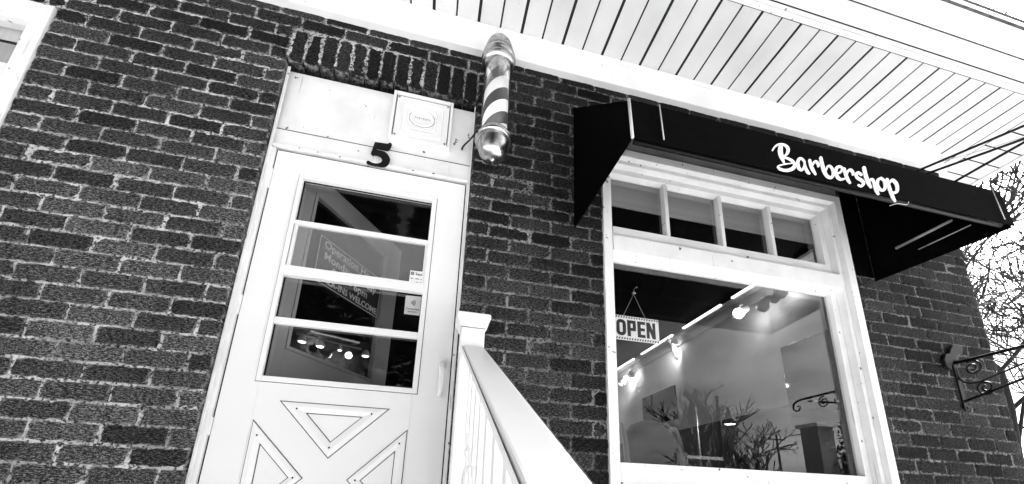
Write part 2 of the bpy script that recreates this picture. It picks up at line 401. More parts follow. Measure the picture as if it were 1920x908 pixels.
def course_bricks(xa, xb, zc, phase, h=C - .0078):
    """stretchers between xa and xb on the lattice phase"""
    k = math.floor((xa - phase) / P); edges = [xa]
    while True:
        e = phase + k * P
        if e >= xb - .035: break
        if e > xa + .035: edges.append(e)
        k += 1
    edges.append(xb)
    for a, b in zip(edges[:-1], edges[1:]):
        a2 = a + (JT / 2 if a > xa else 0); b2 = b - (JT / 2 if b < xb else 0)
        brick(np.array([(a2 + b2) / 2 + rng.normal(0, .001), 0, zc + rng.normal(0, .0009)]), ex, ez, -ey, b2 - a2, h + rng.normal(0, .0008), .095, float(np.clip(rng.beta(2, 2.2), 0, 1)))
def phase_for(j, x):                            # j: course number, 0 = the one centred on Z0 + C/2
    odd = j % 2
    if x < DX1 - .01: return -1.50 + (P / 2 if odd else 0)
    if x < WX1 - .01: return .1339 + (0 if odd else P / 2)
    return 2.2578 + (P / 2 if odd else 0)
j = 0
for j in range(-32, 10):
    zc = Z0 + (j + .5) * C
    segs = [(X0, X1)]
    for (a, b, z0, z1) in openings:
        if z0 < zc < z1:
            segs = [s for (p, q) in segs for s in ((p, min(q, a)), (max(p, b), q)) if s[1] - s[0] > .02]
    if 4 <= j <= 6:                             # soldier course over the door, flat arches over the windows
        segs = [s for (p, q) in segs for s in ((p, min(q, DX0 - .006)), (max(p, DX1 + .004), q)) if s[1] - s[0] > .02]
        if j == 4 or j == 5 or j == 6:
            segs = [s for (p, q) in segs for s in ((p, min(q, SX0 - .1)), (max(p, SX1 + .02), q)) if s[1] - s[0] > .02]
    for (p, q) in segs:
        cuts = [p] + [c for c in (DX1, WX1) if p < c < q and not (z0 < -1)] + [q]
        course_bricks(p, q, zc, phase_for(j, p + .02 if q - p < 3 else p + .02))
def soldiers(xa, xb, z0, n):
    w = (xb - xa) / n
    for i in range(n):
        brick(np.array([xa + (i + .5) * w, .002, z0 + 1.5 * C]), ez, -ex, -ey, 3 * C - JT, w - .0068, .095, float(rng.beta(2, 2.5) * .7))
soldiers(DX0, DX1, Z0 + 4*C, 13)
soldiers(SX0 - .1, SX1 + .02, Z0 + 4*C, 17)
for j in range(-32, 10):                        # the return along the side street
    zc = Z0 + (j + .5) * C; y = .1; half = (j % 2) * P / 2
    while y < 4.2:
        e = min(y + (P if y > .1 else P - half if half else P), 4.2)
        brick(np.array([XC, (y + e - JT) / 2, zc]), ey, ez, ex, e - y - JT, C - JT, .095, float(rng.beta(2, 2.2))); y = e
me = bpy.data.meshes.new('wall'); me.from_pydata([tuple(v) for v in bv], [], bf); me.update()
ta = me.attributes.new('tone', 'FLOAT', 'FACE'); ta.data.foreach_set('value', bt)
ra_ = me.attributes.new('rim', 'FLOAT', 'POINT'); ra_.data.foreach_set('value', br)
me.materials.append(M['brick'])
wall = bpy.data.objects.new('wall', me); col.objects.link(wall); adopt(wall, bld); wall['label'] = 'dark rough brick wall'
# mortar body, set back behind the brick faces, left open at door and windows
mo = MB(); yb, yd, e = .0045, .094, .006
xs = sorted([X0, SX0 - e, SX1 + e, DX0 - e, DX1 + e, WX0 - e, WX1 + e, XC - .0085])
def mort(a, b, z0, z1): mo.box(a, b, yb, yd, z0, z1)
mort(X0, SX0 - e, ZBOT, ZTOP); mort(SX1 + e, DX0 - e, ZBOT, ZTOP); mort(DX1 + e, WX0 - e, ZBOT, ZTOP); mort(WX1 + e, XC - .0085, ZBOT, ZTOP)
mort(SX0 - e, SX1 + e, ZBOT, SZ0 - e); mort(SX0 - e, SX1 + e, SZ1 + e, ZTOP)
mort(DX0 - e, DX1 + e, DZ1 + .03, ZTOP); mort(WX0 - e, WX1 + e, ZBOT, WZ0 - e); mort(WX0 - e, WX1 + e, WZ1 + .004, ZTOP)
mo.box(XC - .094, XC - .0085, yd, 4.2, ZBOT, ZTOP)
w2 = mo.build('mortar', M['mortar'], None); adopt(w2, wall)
fd = MB()
for a, b, c, d in ((X0, XC, .012, .094), (XC - .094, XC - .01, .095, 4.2)): fd.box(a, b, c, d, -.2, ZBOT - .001)
adopt(fd.build('foundation', M['concrete']), bld)
# block shell behind the bricks: keeps daylight out of the room
sh = MB()
for a, b, z0, z1 in ((X0, SX0, .9, 3.85), (SX1, DX0, .9, 3.85), (DX1, WX0, .9, 3.85), (WX1, XC - .1, .9, 3.85), (SX0, SX1, .9, SZ0), (SX0, SX1, SZ1, 3.85), (DX0, DX1, DZ1, 3.85), (WX0, WX1, .9, WZ0), (WX0, WX1, WZ1, 3.85)):
    sh.box(a, b, .0955, .2, z0, z1)
adopt(sh.build('inner_leaf', M['idark']), bld)

# ------------------------------------------------------------------ eaves: frieze, boarded soffit, gutter, roof
fz = MB(); fz.box(X0, XC + .024, -.024, .004, 3.695, 3.838); fz.box(X0, XC + .034, -.034, .004, 3.671, 3.692); fz.box(X0, XC + .04, -.040, -.0, 3.8405, 3.852)
fz.box(XC + .002, XC + .024, .006, 4.2, 3.695, 3.838)
adopt(fz.build('frieze_board', M['paint'], None, .002), bld)
sf = MB(); GX, GP = .239, .1144
ks = range(int((X0 - GX) / GP) , 28)
for k in ks:                                     # tongue and groove boards, every other joint tighter
    a = GX + k * GP; b = a + GP
    wa, wb = (.0076, .0046) if k % 2 == 0 else (.0046, .0076)
    a2, b2 = a + wa, min(b - wb, 3.395)
    if a2 > 3.38: break
    j1, j2, j3 = (random.uniform(-.0012, .0012) for _ in range(3))
    sf.add([(a2,-.416,3.853+j1),(b2,-.416,3.853+j2),(b2,.09,3.853+j3),(a2,.09,3.853+j1),(a2,-.416,3.856),(b2,-.416,3.856),(b2,.09,3.856),(a2,.09,3.856)],
           [(3,2,1,0),(4,5,6,7),(0,1,5,4),(1,2,6,5),(2,3,7,6),(3,0,4,7)])
yy = -.416
while yy < 4.2:
    nb = -.005 + .112 * math.ceil((yy + .006) / .112 + 1e-6)
    nb = min(max(nb, yy + .02), 4.2); sf.box(3.403, 3.738, yy + .0045, nb - .0045, 3.853, 3.856); yy = nb
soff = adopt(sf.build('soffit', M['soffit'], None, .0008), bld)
bk = MB(); bk.box(X0, 3.74, -.4155, 4.2, 3.8565, 3.885); bk.box(X0, 3.79, -.4735, -.416, 3.858, 3.862); adopt(bk.build('soffit_backing', M['gap']), soff)
tr = MB(); tr.box(X0, 3.742, -.446, -.4215, 3.846, 3.8575); tr.box(X0, 3.742, -.4635, -.4478, 3.849, 3.8575)
tr.box(3.742, 3.775, -.46, 4.2, 3.846, 3.872)
adopt(tr.build('eave_trim', M['wpaint'], None, .002), bld)
gt = MB(); prof = [(-.474, 3.842), (-.560, 3.834), (-.560, 3.838), (-.5655, 3.838), (-.5655, 3.832), (-.58, 3.842), (-.606, 3.87), (-.617, 3.90), (-.622, 3.925), (-.640, 3.93), (-.640, 3.945), (-.620, 3.948), (-.6, 3.944), (-.474, 3.944)]
gt.prism([(p[0], p[1]) for p in prof], 'x', X0, 3.85)
gut = gt.build('gutter', M['metal'], None); adopt(gut, bld)
b = MB(); b.box(X0, 3.845, -.566, -.5590, 3.8325, 3.8375); adopt(b.build('dark_line', M['edge_dark']), gut)  # dark line drawn along the gutter crease
b = MB(); b.box(X0, 3.80, -.4732, -.4642, 3.8515, 3.857); adopt(b.build('joint_backing', M['gap']), gut)
b = MB(); b.box(X0, 3.845, -.634, -.6235, 3.9245, 3.9295); adopt(b.build('dark_line', M['edge_dark']), gut)  # dark line drawn under the gutter lip
sg = MB(); sg.prism([(3.80, 3.842), (3.86, 3.834), (3.90, 3.88), (3.91, 3.94), (3.80, 3.944)], 'y', -.47, 4.2); 
rf = MB(); rf.add([(X0,-.64,3.952),(3.9,-.64,3.952),(3.9,4.4,6.2),(X0,4.4,6.2),(X0,-.64,3.97),(3.9,-.64,3.97),(3.9,4.4,6.22),(X0,4.4,6.22)], [(3,2,1,0),(4,5,6,7),(0,1,5,4),(1,2,6,5),(2,3,7,6),(3,0,4,7)])
adopt(rf.build('roof', M['roof']), bld)

# ------------------------------------------------------------------ door: surround, storm door, inner door
ds = MB()
ds.box(DX0 + .002, -.8085, .028, .094, .9, 2.905); ds.box(.0185, DX1 - .002, .028, .094, .9, 2.905)      # side casings
ds.box(DX0 + .002, -.822, .018, .027, .9, 3.35); ds.box(.0275, DX1 - .001, .012, .027, .9, 3.35)           # brick moulds
ds.box(DX0 + .002, DX1 - .002, .036, .094, 2.914, 3.010)                                                  # head rail
ds.box(DX0 + .002, DX1 - .002, .045, .094, 3.0155, 3.352)                                                 # transom panel
ds.box(-.821, .025, .020, .0355, 2.909, 2.920)                                                            # drip edge
sur = ds.build('door_surround', M['wpaint'], None, .0015); adopt(sur, bld)
gp = MB(); gp.box(DX0 + .002, -.70, .0945, .097, .9, 3.36); gp.box(-.11, DX1 - .002, .0945, .097, .9, 3.36); gp.box(-.6995, -.1105, .0945, .097, 2.80, 3.36); gp.box(-.6995, -.1105, .0945, .097, .9, 1.87); adopt(gp.build('joint_backing', M['gap']), sur)
for i in range(7): pass
# storm door leaf
sdm = MB(); Y0, Y1 = .040, .074
LX0, LX1, LZ0, LZ1 = -.803, .0135, .905, 2.901
GX0, GX1, GZ0, GZ1 = -.682, -.1265, 1.884, 2.782
sdm.box(LX0, GX0, Y0, Y1, LZ0, LZ1); sdm.box(GX1, LX1, Y0, Y1, LZ0, LZ1); sdm.box(GX0, GX1, Y0, Y1, GZ1, LZ1)
sdm.box(GX0, GX1, Y0, Y1, LZ0, GZ0)
storm = sdm.build('storm_door', M['metal'], None, .0015); adopt(storm, bld); storm['label'] = 'white storm door with three glass panes over a crossbuck panel'
def rect(a, b, c, d): return [(a, c), (b, c), (b, d), (a, d)]
gf = MB()                                         # raised glazing bead round the glass
for a, b, c, d in ((GX0 - .014, GX0 + .004, GZ0 - .016, GZ1 + .014), (GX1 - .004, GX1 + .016, GZ0 - .016, GZ1 + .014), (GX0 + .0045, GX1 - .0045, GZ1 - .004, GZ1 + .014), (GX0 + .0045, GX1 - .0045, GZ0 - .016, GZ0 + .004)):
    gf.box(a, b, .0335, .0395, c, d)
adopt(gf.build('glazing_bead', M['metal'], None, .0015), storm)
zb = [2.561, 2.333, 2.118]
def bar(z, h, x0, x1, y0, y1): adopt(MB().box(x0, x1, y0, y1, z - h/2, z + h/2).build('sash_bar', M['metal'], None, .0015), storm)
joint('dark_line', storm, rect(GX0 - .017, GX1 + .019, GZ0 - .019, GZ1 + .017), rect(GX0 - .0145, GX1 + .0165, GZ0 - .0165, GZ1 + .0145), Y0)
joint('dark_line', storm, rect(GX0 + .0, GX1 - .0, GZ0 + .0, GZ1 - .0), rect(GX0 + .007, GX1 - .007, GZ0 + .007, GZ1 - .007), .0585, 'black')
bar(zb[0], .018, GX0, GX1, .036, .058); bar(zb[1], .044, GX0 - .010, GX1 + .002, .0325, .058); bar(zb[2], .028, GX0, GX1, .044, .062)
for a, b in ((GX0 + .0045, GX0 + .018), (GX1 - .014, GX1 - .0045)):
    adopt(MB().box(a, b, .0425, .056, zb[1] + .0225, zb[0] - .0095).build('sash_stile', M['metal'], None, .001), storm)
def pane(z0, z1, x0, x1, y, parent, material=None, th=.003):
    return adopt(MB().box(x0, x1, y, y + th, z0, z1).build('pane', material or M['glass']), parent)
pane(zb[0] + .0095, GZ1 - .001, GX0 + .001, GX1 - .001, .060, storm)
pane(zb[1] + .0225, zb[0] - .0095, GX0 + .0185, GX1 - .0145, .048, storm, M['hazy'])  # paler pane, diffuse white mixed into the glass
pane(zb[2] + .0145, zb[1] - .0225, GX0 + .001, GX1 - .001, .064, storm)
pane(GZ0 + .001, zb[2] - .0145, GX0 + .001, GX1 - .001, .064, storm)
# crossbuck: four raised triangular mouldings, each with a plain field and screws
def tri(outer, inner):
    joint('dark_line', storm, grow(outer, .0032), outer, Y0); joint('dark_line', storm, inner, grow(inner, -.0034), Y0)
    b = MB(); o3 = [Vector((p[0], 0, p[1])) for p in outer]; i3 = [Vector((p[0], 0, p[1])) for p in inner]
    md = [(o * .55 + i * .45) for o, i in zip(o3, i3)]
    rings = [[(p.x, Y0 - .0002, p.z) for p in o3], [(p.x, Y0 - .006, p.z) for p in [o * .97 + i * .03 for o, i in zip(o3, i3)]], [(p.x, Y0 - .009, p.z) for p in md], [(p.x, Y0 - .004, p.z) for p in i3], [(p.x, Y0 - .001, p.z) for p in i3]]
    v = [p for r in rings for p in r]; f = []
    for k in range(4):
        for i in range(3): f.append((k*3 + i, k*3 + (i+1) % 3, k*3 + 3 + (i+1) % 3, k*3 + 3 + i))
    b.add(v, f)
    adopt(b.build('crossbuck_moulding', M['metal']), storm)
    for o, i in zip(o3, i3):
        s = o * .34 + i * .66
        adopt(MB().lathe([(.0035, 0), (.0035, .0012), (.002, .0018)], n=10).build('screw', M['black'], None, 0, (0, 0, 0)), storm)
        sc = storm.children[-1]; sc.data.transform(FRONT); sc.data.transform(Matrix.Translation((s.x, Y0 - .0078, s.z)))
cx, cz = -.404, 1.523
tri([(-.595, 1.796), (-.213, 1.796), (cx, 1.600)], [(-.507, 1.760), (-.301, 1.760), (cx, 1.654)])
tri([(-.674, 1.716), (-.674, 1.33), (-.482, cz)], [(-.640, 1.640), (-.640, 1.406), (-.524, cz)])
tri([(-.134, 1.716), (-.134, 1.33), (-.326, cz)], [(-.168, 1.640), (-.168, 1.406), (-.284, cz)])
tri([(-.595, 1.25), (-.213, 1.25), (cx, 1.446)], [(-.507, 1.286), (-.301, 1.286), (cx, 1.392)])
hd = MB(); hd.tube([(-.022, .034, 2.005), (-.022, .012, 1.99), (-.022, .006, 1.96), (-.022, .008, 1.90), (-.022, .014, 1.872), (-.022, .036, 1.868)], [.009, .011, .010, .009, .008, .008], 10)
hd.box(-.036, -.008, .034, .0395, 1.985, 2.03); hd.box(-.032, -.012, .034, .0395, 1.85, 1.88)
adopt(hd.build('handle', M['metal'], None), storm)
for z0, z1 in ((2.70, 2.80), (2.12, 2.2), (1.655, 1.72), (1.0, 1.08)):
    adopt(MB().box(-.8085, -.8025, .030, .039, z0, z1).build('hinge', M['metal'], None, .001), storm)
for a, b in ((-.8084, -.8032), (.0137, .0183)): adopt(MB().box(a, b, .044, .06, .905, 2.905).build('weatherstrip', M['gap']), storm)
adopt(MB().box(LX0, LX1, .046, .06, 2.9015, 2.9085).build('weatherstrip', M['gap']), storm)
joint('dark_line', sur, rect(DX0 + .006, .031, 3.0105, 3.0155), rect(DX0 + .008, .029, 3.0128, 3.0132), .0385)
# inner door, standing ajar into the shop
TH = R(57); HX, HY = -.75, .14
idr = Matrix.Translation((HX, HY, 0)) @ Matrix.Rotation(TH, 4, 'Z')
def leaf(name, material, b, parent, bevel=.002):
    o = MB().box(*b).build(name, material, None, bevel); o.data.transform(idr); adopt(o, parent); return o
im = MB(); 
for b in ((0, .113, 0, .04, .91, 2.972), (.672, .785, 0, .04, .91, 2.972), (.113, .672, 0, .04, 2.872, 2.972), (.113, .672, 0, .04, .91, 2.065)): im.box(*b)
inner = im.build('inner_door', M['doorin'], None, .002); inner.data.transform(idr); adopt(inner, bld); inner['label'] = 'pale inner door standing ajar behind the storm door'
be = MB()
for b in ((.113, .128, -.006, -.0005, 2.065, 2.872), (.657, .672, -.006, -.0005, 2.065, 2.872), (.1285, .6565, -.006, -.0005, 2.857, 2.872), (.1285, .6565, -.006, -.0005, 2.065, 2.08)): be.box(*b)
be = be.build('glazing_bead', M['doorin'], None, .001); be.data.transform(idr); adopt(be, inner)
leaf('pane', M['glass'], (.1135, .6715, .018, .021, 2.0655, 2.8715), inner, 0)
leaf('mail_slot', M['black'], (.22, .56, -.008, -.001, 1.88, 1.92), inner)
kn = MB().lathe([(.012, 0), (.012, .03), (.027, .045), (.027, .06), (.015, .068)], n=16); kn = kn.build('knob', M['black']); kn.data.transform(idr @ Matrix.Translation((.735, 0, 1.95)) @ FRONT); adopt(kn, inner)

# ------------------------------------------------------------------ shop window
wf = MB()
YM = -.012
wf.box(WX0 + .002, .733, YM, .05, WZ0, 3.268); wf.box(2.160, WX1 - .002, YM, .05, WZ0, 3.268); wf.box(.7335, 2.1595, YM, .05, 3.222, 3.268)   # brick mould
wf.box(.7335, .752, .016, .098, WZ0, 3.2215); wf.box(2.134, 2.1595, .016, .098, WZ0, 3.2215); wf.box(.7525, 2.1335, .016, .098, 3.198, 3.2215)  # jambs
wf.box(.7525, 2.1335, .010, .098, 2.662, 2.752)                                                                     # transom bar
wf.box(.7525, .770, .052, .097, 2.7525, 3.1975); wf.box(2.094, 2.1335, .052, .097, 2.7525, 3.1975); wf.box(.7705, 2.0935, .052, .097, 3.166, 3.1975); wf.box(.7705, 2.0935, .046, .097, 2.7525, 2.830)
wf.box(.7525, .770, .056, .097, WZ0, 2.6615); wf.box(2.094, 2.1335, .056, .097, WZ0, 2.6615); wf.box(.7705, 2.0935, .05, .097, WZ0, 1.645); wf.box(.7705, 2.0935, .056, .097, 2.648, 2.6615)
win = wf.build('shop_window', M['wpaint'], None, .0025); adopt(win, bld); win['label'] = 'white painted shop window with four transom panes over one large pane'
for x in (1.095, 1.435, 1.762): adopt(MB().box(x - .011, x + .011, .056, .097, 2.8305, 3.1655).build('mullion', M['wpaint'], None, .003), win)
xe = [.7705, 1.095, 1.435, 1.762, 2.0935]
for a, b in zip(xe[:-1], xe[1:]): pane(2.8305, 3.1655, a + (.0112 if a > .8 else .0005), b - (.0112 if b < 2.05 else .0005), .086, win)
pane(1.6455, 2.6475, .7708, 2.0932, .084, win, th=.004)
sl = MB(); sl.prism([(-.06, WZ0 - .03), (.09, WZ0 - .03), (.09, WZ0 - .001), (-.06, WZ0 - .018)], 'x', WX0 - .05, WX1 + .05); adopt(sl.build('sill', M['wpaint'], None, .003), win)
adopt(MB().box(WX0, WX1, .004, .094, 3.2715, WZ1 + .002).build('lintel', M['lint'], None, .002), bld)
rb = MB(); rb.box(.72, 2.15, .13, .134, 3.045, 3.30); rb.box(.72, 2.15, .126, .138, 3.03, 3.045)
tag(rb.build('roller_blind', M['blind'], None), 'grey blind rolled low across the top of the transom panes of the shop window', 'blind')

# side window, upper left corner
lw = MB()
lw.box(SX1 - .062, SX1 - .003, -.006, .09, SZ0, SZ1 - .003); lw.box(SX0 + .003, SX0 + .062, -.006, .09, SZ0, SZ1 - .003); lw.box(SX0 + .0625, SX1 - .0625, -.006, .09, SZ1 - .05, SZ1 - .003)
lw.box(SX1 - .085, SX1 - .0625, .03, .09, SZ0, SZ1 - .0505); lw.box(SX0 + .0625, SX0 + .085, .03, .09, SZ0, SZ1 - .0505)
lw.box(SX0 + .0855, SX1 - .0855, .03, .09, 2.93, 3.06); lw.box(SX0 + .0855, SX1 - .0855, .03, .09, SZ1 - .062, SZ1 - .0505); lw.box(SX0 + .0855, SX1 - .0855, .03, .09, SZ0, SZ0 + .07)
lw.box(SX0 + .063, SX1 - .063, .012, .0295, 2.935, 2.955)
side = lw.build('sash_window', M['wpaint'], None, .002); adopt(side, bld); side['label'] = 'white sash window at the left edge with a drawn curtain'
pane(3.0605, SZ1 - .0625, SX0 + .086, SX1 - .086, .06, side); pane(SZ0 + .0705, 2.9295, SX0 + .086, SX1 - .086, .06, side)
adopt(MB().box(SX0 + .0855, SX1 - .0855, .056, .0595, 3.186, 3.196).build('muntin', M['iron']), side)
adopt(MB().box(SX0, SX1, .10, .104, SZ0, SZ1).build('curtain', M['curtain']), side)

# ------------------------------------------------------------------ the room behind the glass
RX, RC = 2.75, 3.42
inn = MB(); inn.box(RX, RX + .1, .201, 6.2, .9, RC); adopt(inn.build('interior_wall', M['iwhite']), bld)
inn = MB(); inn.box(X0, RX - .001, 6.2, 6.3, .9, RC); inn.box(-2.9, -2.8, .201, 6.2, .9, RC)
adopt(inn.build('interior_wall', M['imid']), bld); bld.children[-1]['label'] = 'dark grey back wall of the room'
adopt(MB().box(X0, RX + .1, .201, 6.3, RC + .001, RC + .1).build('ceiling', M['idark']), bld)
adopt(MB().box(X0, RX + .1, .201, 6.3, .78, .899).build('floor', M['imid']), bld)
wc = MB(); wc.box(RX - .012, RX - .0015, .53, 6.19, .9, 2.26); adopt(wc.build('lower_wall_shade', M['imid'], None), bld)  # added dark panel standing in for the unlit lower wall
co = MB(); co.box(RX - .10, RX - .001, .5, 5.0, 3.335, 3.36); co.box(RX - .03, RX - .001, .5, 5.0, 3.24, 3.334)
shelf = co.build('wall_shelf', M['iwhite'], None, .003); tag(shelf, 'long white shelf running along the top of the white wall inside the shop', 'shelf')
for y in (2.37,):
    b_ = MB(); b_.prism([(RX - .004, 3.238), (RX - .09, 3.334), (RX - .13, 3.334), (RX - .12, 3.30), (RX - .075, 3.26), (RX - .055, 3.20), (RX - .03, 3.13), (RX - .004, 3.09)], 'y', y, y + .03)
    o = b_.build('bracket', M['iwhite'], None, .002); adopt(o, shelf)
for a, b in ((.75, 1.35), (1.5, 2.1), (2.3, 3.0), (3.2, 4.4)):
    adopt(MB().box(RX - .125, RX - .105, a, b, 3.345, 3.36).build('light_strip', M['tube']), shelf)
adopt(MB().box(RX - .12, RX - .002, .205, .52, .9, 3.30).build('dark_curtain', M['idark']), bld)
tag(box('wall_mirror', M['mirror'], None, RX - .02, RX - .002, 2.47, 3.20, 2.40, 2.80), 'dark square wall mirror reflecting ceiling lights inside the shop', 'mirror')
tag(box('tall_mirror', M['mirror'], None, RX - .03, RX - .002, .60, 1.00, 1.3, 2.735), 'tall narrow dark mirror at the right side inside the shop', 'mirror')

def spot_lamp(px, py, x, aim, label, group, power=5, size=1.0, lit=True):
    p = at(px, py, 0, x); d = (Vector(aim) - p).normalized()
    root = empty('spot_lamp', p, label, 'lamp', group)
    q = d.to_track_quat('Z', 'Y').to_matrix().to_4x4()
    b = MB().lathe([(.018*size, -.10*size), (.03*size, -.095*size), (.032*size, -.03*size), (.05*size, -.0), (.052*size, .03*size), (.048*size, .03*size), (.04*size, .012*size)], n=20)
    o = b.build('lamp_head', M['rail']); o.data.transform(q); o.parent = root
    b = MB().lathe([(.01*size, .008*size), (.04*size, .012*size), (.044*size, .03*size), (.03*size, .05*size), (.008*size, .058*size)], n=16); o = b.build('bulb', M['bulb']); o.data.transform(q); o.parent = root
    b = MB().tube([(0, 0, .01), (0, 0, .06), (.03, 0, .08)], .008, 8); o = b.build('stem', M['rail']); o.parent = root
    if lit:
        l = bpy.data.lights.new('spot_light', 'SPOT'); l.energy = power; l.spot_size = R(110); l.spot_blend = .8; l.shadow_soft_size = .03
        lo = bpy.data.objects.new('spot_light', l); col.objects.link(lo); lo.parent = root; lo.matrix_local = Matrix.Translation(d * .075) @ (-d).to_track_quat('Z', 'Y').to_matrix().to_4x4()
    return root
GL = 'spot lamps along the white interior wall'
spot_lamp(1388, 586, RX - .16, (RX - .4, 1.2, 3.0), 'round white spot lamp facing the window, left of two turned lamps on the shelf track', GL, .5)
spot_lamp(1432, 572, RX - .16, (RX, 1.5, 2.95), 'white spot lamp tilted down to the left, beside the round facing lamp', GL, .5)
spot_lamp(1462, 550, RX - .16, (RX, .8, 3.3), 'white spot lamp turned right just below the window transom bar', GL, .4)
spot_lamp(1265, 640, RX - .12, (RX, 2.6, 3.0), 'white spot lamp above the curved shelf bracket, shining on the wall', GL, 2.0, .7)
spot_lamp(1186, 700, RX - .14, (RX, 3.8, 3.1), 'far white spot lamp at the left end of the interior shelf, brightest glow', GL, 2.6)
spot_lamp(1168, 716, RX - .16, (RX - .3, 3.9, 2.8), 'far white spot lamp hanging lowest at the left end of the interior shelf', GL, 1.4)
# ceiling track seen through the door glass
A = at(556, 626, 2, 3.30); B = at(678, 655, 2, 3.30)
trk = MB(); trk.tube([A, B], .012, 8)
tag(trk.build('ceiling_track', M['sticker']), 'thin white ceiling track seen through the storm door glass', 'track')
for i, (px, py, lb) in enumerate(((566, 641, 'leftmost of four lit ceiling spots seen through the door glass'), (600, 650, 'second lit ceiling spot from the left seen through the door glass'), (637, 657, 'small thin lit ceiling spot, third from left through the door glass'), (685, 668, 'rightmost lit ceiling spot seen through the door glass, apart from the others'))):
    p = at(px, py, 2, 3.22)
    r = empty('ceiling_spot', p, lb, 'lamp', 'ceiling spots seen through the door glass')
    s = .4 if i == 2 else .72
    MB().lathe([(.075*s, 0), (.08*s, .012), (.05*s, .07), (.02*s, .09)], n=20).build('lamp_shade', M['rail'], r)
    MB().lathe([(.01*s, -.012), (.05*s, -.008), (.06*s, -.0015)], n=16).build('bulb', M['spot_bulb'], r)

tf = empty('tube_light', (.45, 3.6, RC - .06), 'lit fluorescent tube fixture on the dark ceiling, mirrored in the tall mirror', 'ceiling light')
MB().box(-.62, .62, -.08, .08, .0, .058).build('housing', M['rail'], tf, .004)
MB().tube([(-.58, 0, -.02), (.58, 0, -.02)], .018, 10).build('tube', M['bulb'], tf)
al = bpy.data.lights.new('tube_glow', 'AREA'); al.shape = 'RECTANGLE'; al.size = 1.1; al.size_y = .1; al.energy = 4
ao = bpy.data.objects.new('tube_glow', al); col.objects.link(ao); ao.parent = tf; ao.location = (0, 0, -.045)

# ------------------------------------------------------------------ things on and round the door
def rr(cx, cz, w, h, r, n=6):
    o = []
    for sx, sz, a0 in ((1, 1, 0), (-1, 1, 90), (-1, -1, 180), (1, -1, 270)):
        for k in range(n + 1):
            a = R(a0 + 90 * k / n); o.append((cx + sx * (w/2 - r) + r * math.cos(a), cz + sz * (h/2 - r) + r * math.sin(a)))
    return o
def ring_ridge(mb, outline, w, y, h):
    """raised bead following a closed outline in a plane y=const"""
    n = len(outline); c = np.mean(outline, 0); v = []
    for k, (s, d) in enumerate(((-.5, 0), (-.2, h), (.2, h), (.5, 0))):
        for p in outline:
            q = np.array(p) - c; L_ = np.linalg.norm(q); q = q * (1 + s * w / L_); v.append((c[0] + q[0], y - d, c[1] + q[1]))
    f = [(k*n + i, k*n + (i+1) % n, (k+1)*n + (i+1) % n, (k+1)*n + i) for k in range(3) for i in range(n)]
    mb.add(v, f, True)
vc = empty('vent_cover', (-.218, .03, 3.095), 'square white metal vent cover with embossed oval above the door', 'vent cover')
vx0, vx1, vz0, vz1 = -.360, -.076, 3.074, 3.350
b = MB(); b.box(vx0 + .016, vx1 - .016, .026, .0445, vz0 + .016, vz1 - .016); o = adopt(b.build('plate', M['metal'], None, .002), vc)
b = MB()
for q in ((vx0, vx0 + .0125, .016, .0445, vz0, vz1), (vx1 - .0125, vx1, .016, .0445, vz0, vz1), (vx0 + .013, vx1 - .013, .016, .0445, vz1 - .0125, vz1), (vx0 + .013, vx1 - .013, .016, .0445, vz0, vz0 + .0125)): b.box(*q)
adopt(b.build('frame', M['metal'], None, .002), vc)
vcx, vcz = (vx0 + vx1) / 2, (vz0 + vz1) / 2
b = MB(); ring_ridge(b, rr(vcx, vcz, .19, .19, .02), .012, .0258, .005); ring_ridge(b, rr(vcx, vcz + .002, .13, .125, .025), .012, .0258, .005)
ring_ridge(b, [(vcx + .054 * math.cos(a), vcz + .008 + .043 * math.sin(a)) for a in np.linspace(0, 2*math.pi, 36)[:-1]], .010, .0258, .006)
o = adopt(b.build('embossing', M['metal']), vc)
for w_, h_, r_, t_ in ((.199, .199, .024, .0036), (.139, .134, .029, .0036)):
    joint('dark_line', vc, rr(vcx, vcz, w_, h_, r_), rr(vcx, vcz, w_ - t_ * 2, h_ - t_ * 2, r_), .0259)
an = np.linspace(0, 2*math.pi, 36)[:-1]
joint('dark_line', vc, [(vcx + .0612 * math.cos(a), vcz + .008 + .0502 * math.sin(a)) for a in an], [(vcx + .057 * math.cos(a), vcz + .008 + .046 * math.sin(a)) for a in an], .0259)
joint('dark_line', vc, rect(vx0 + .0155, vx1 - .0155, vz0 + .0155, vz1 - .0155), rect(vx0 + .018, vx1 - .018, vz0 + .018, vz1 - .018), .0259)

b = MB()
for k in range(8):
    x = vcx - .034 + k * .0095; b.box(x, x + .0055, .0235, .0255, vcz + .006 - (k % 3) * .002, vcz + .014 - (k % 2) * .003)
adopt(b.build('worn_lettering', M['sticker']), vc)
for sx, sz in ((vx0 + .026, vz0 + .026), (vx1 - .026, vz0 + .026), (vx0 + .026, vz1 - .026), (vx1 - .026, vz1 - .026)):
    o = MB().lathe([(.005, 0), (.005, .002), (.003, .003)], n=10).build('screw', M['lint']); o.data.transform(FRONT); o.data.transform(Matrix.Translation((sx, .0258, sz))); adopt(o, vc)

five = [(486,186),(560,192),(680,212),(760,222),(800,198),(838,210),(852,245),(835,290),(800,355),(765,372),(700,362),(600,345),(530,330),(523,350),(560,358),(640,372),(700,395),(755,440),(795,500),(812,560),(800,620),(770,670),(725,705),(670,722),(600,716),(500,700),(400,680),(325,655),(302,625),(318,592),(345,582),(385,600),(430,625),(490,640),(550,640),(610,625),(640,590),(640,555),(615,510),(570,480),(520,468),(470,470),(440,482),(415,455),(398,435),(420,375)]
pts = [at(660 + x / 11.35, 250 + y / 11.35, 1, .0165) for x, y in five]
b = MB().prism([(p.x, p.z) for p in pts], 'y', .0165, .0196)
tag(b.build('house_number', M['black']), 'black house number 5 fixed to the white door head', 'house number')

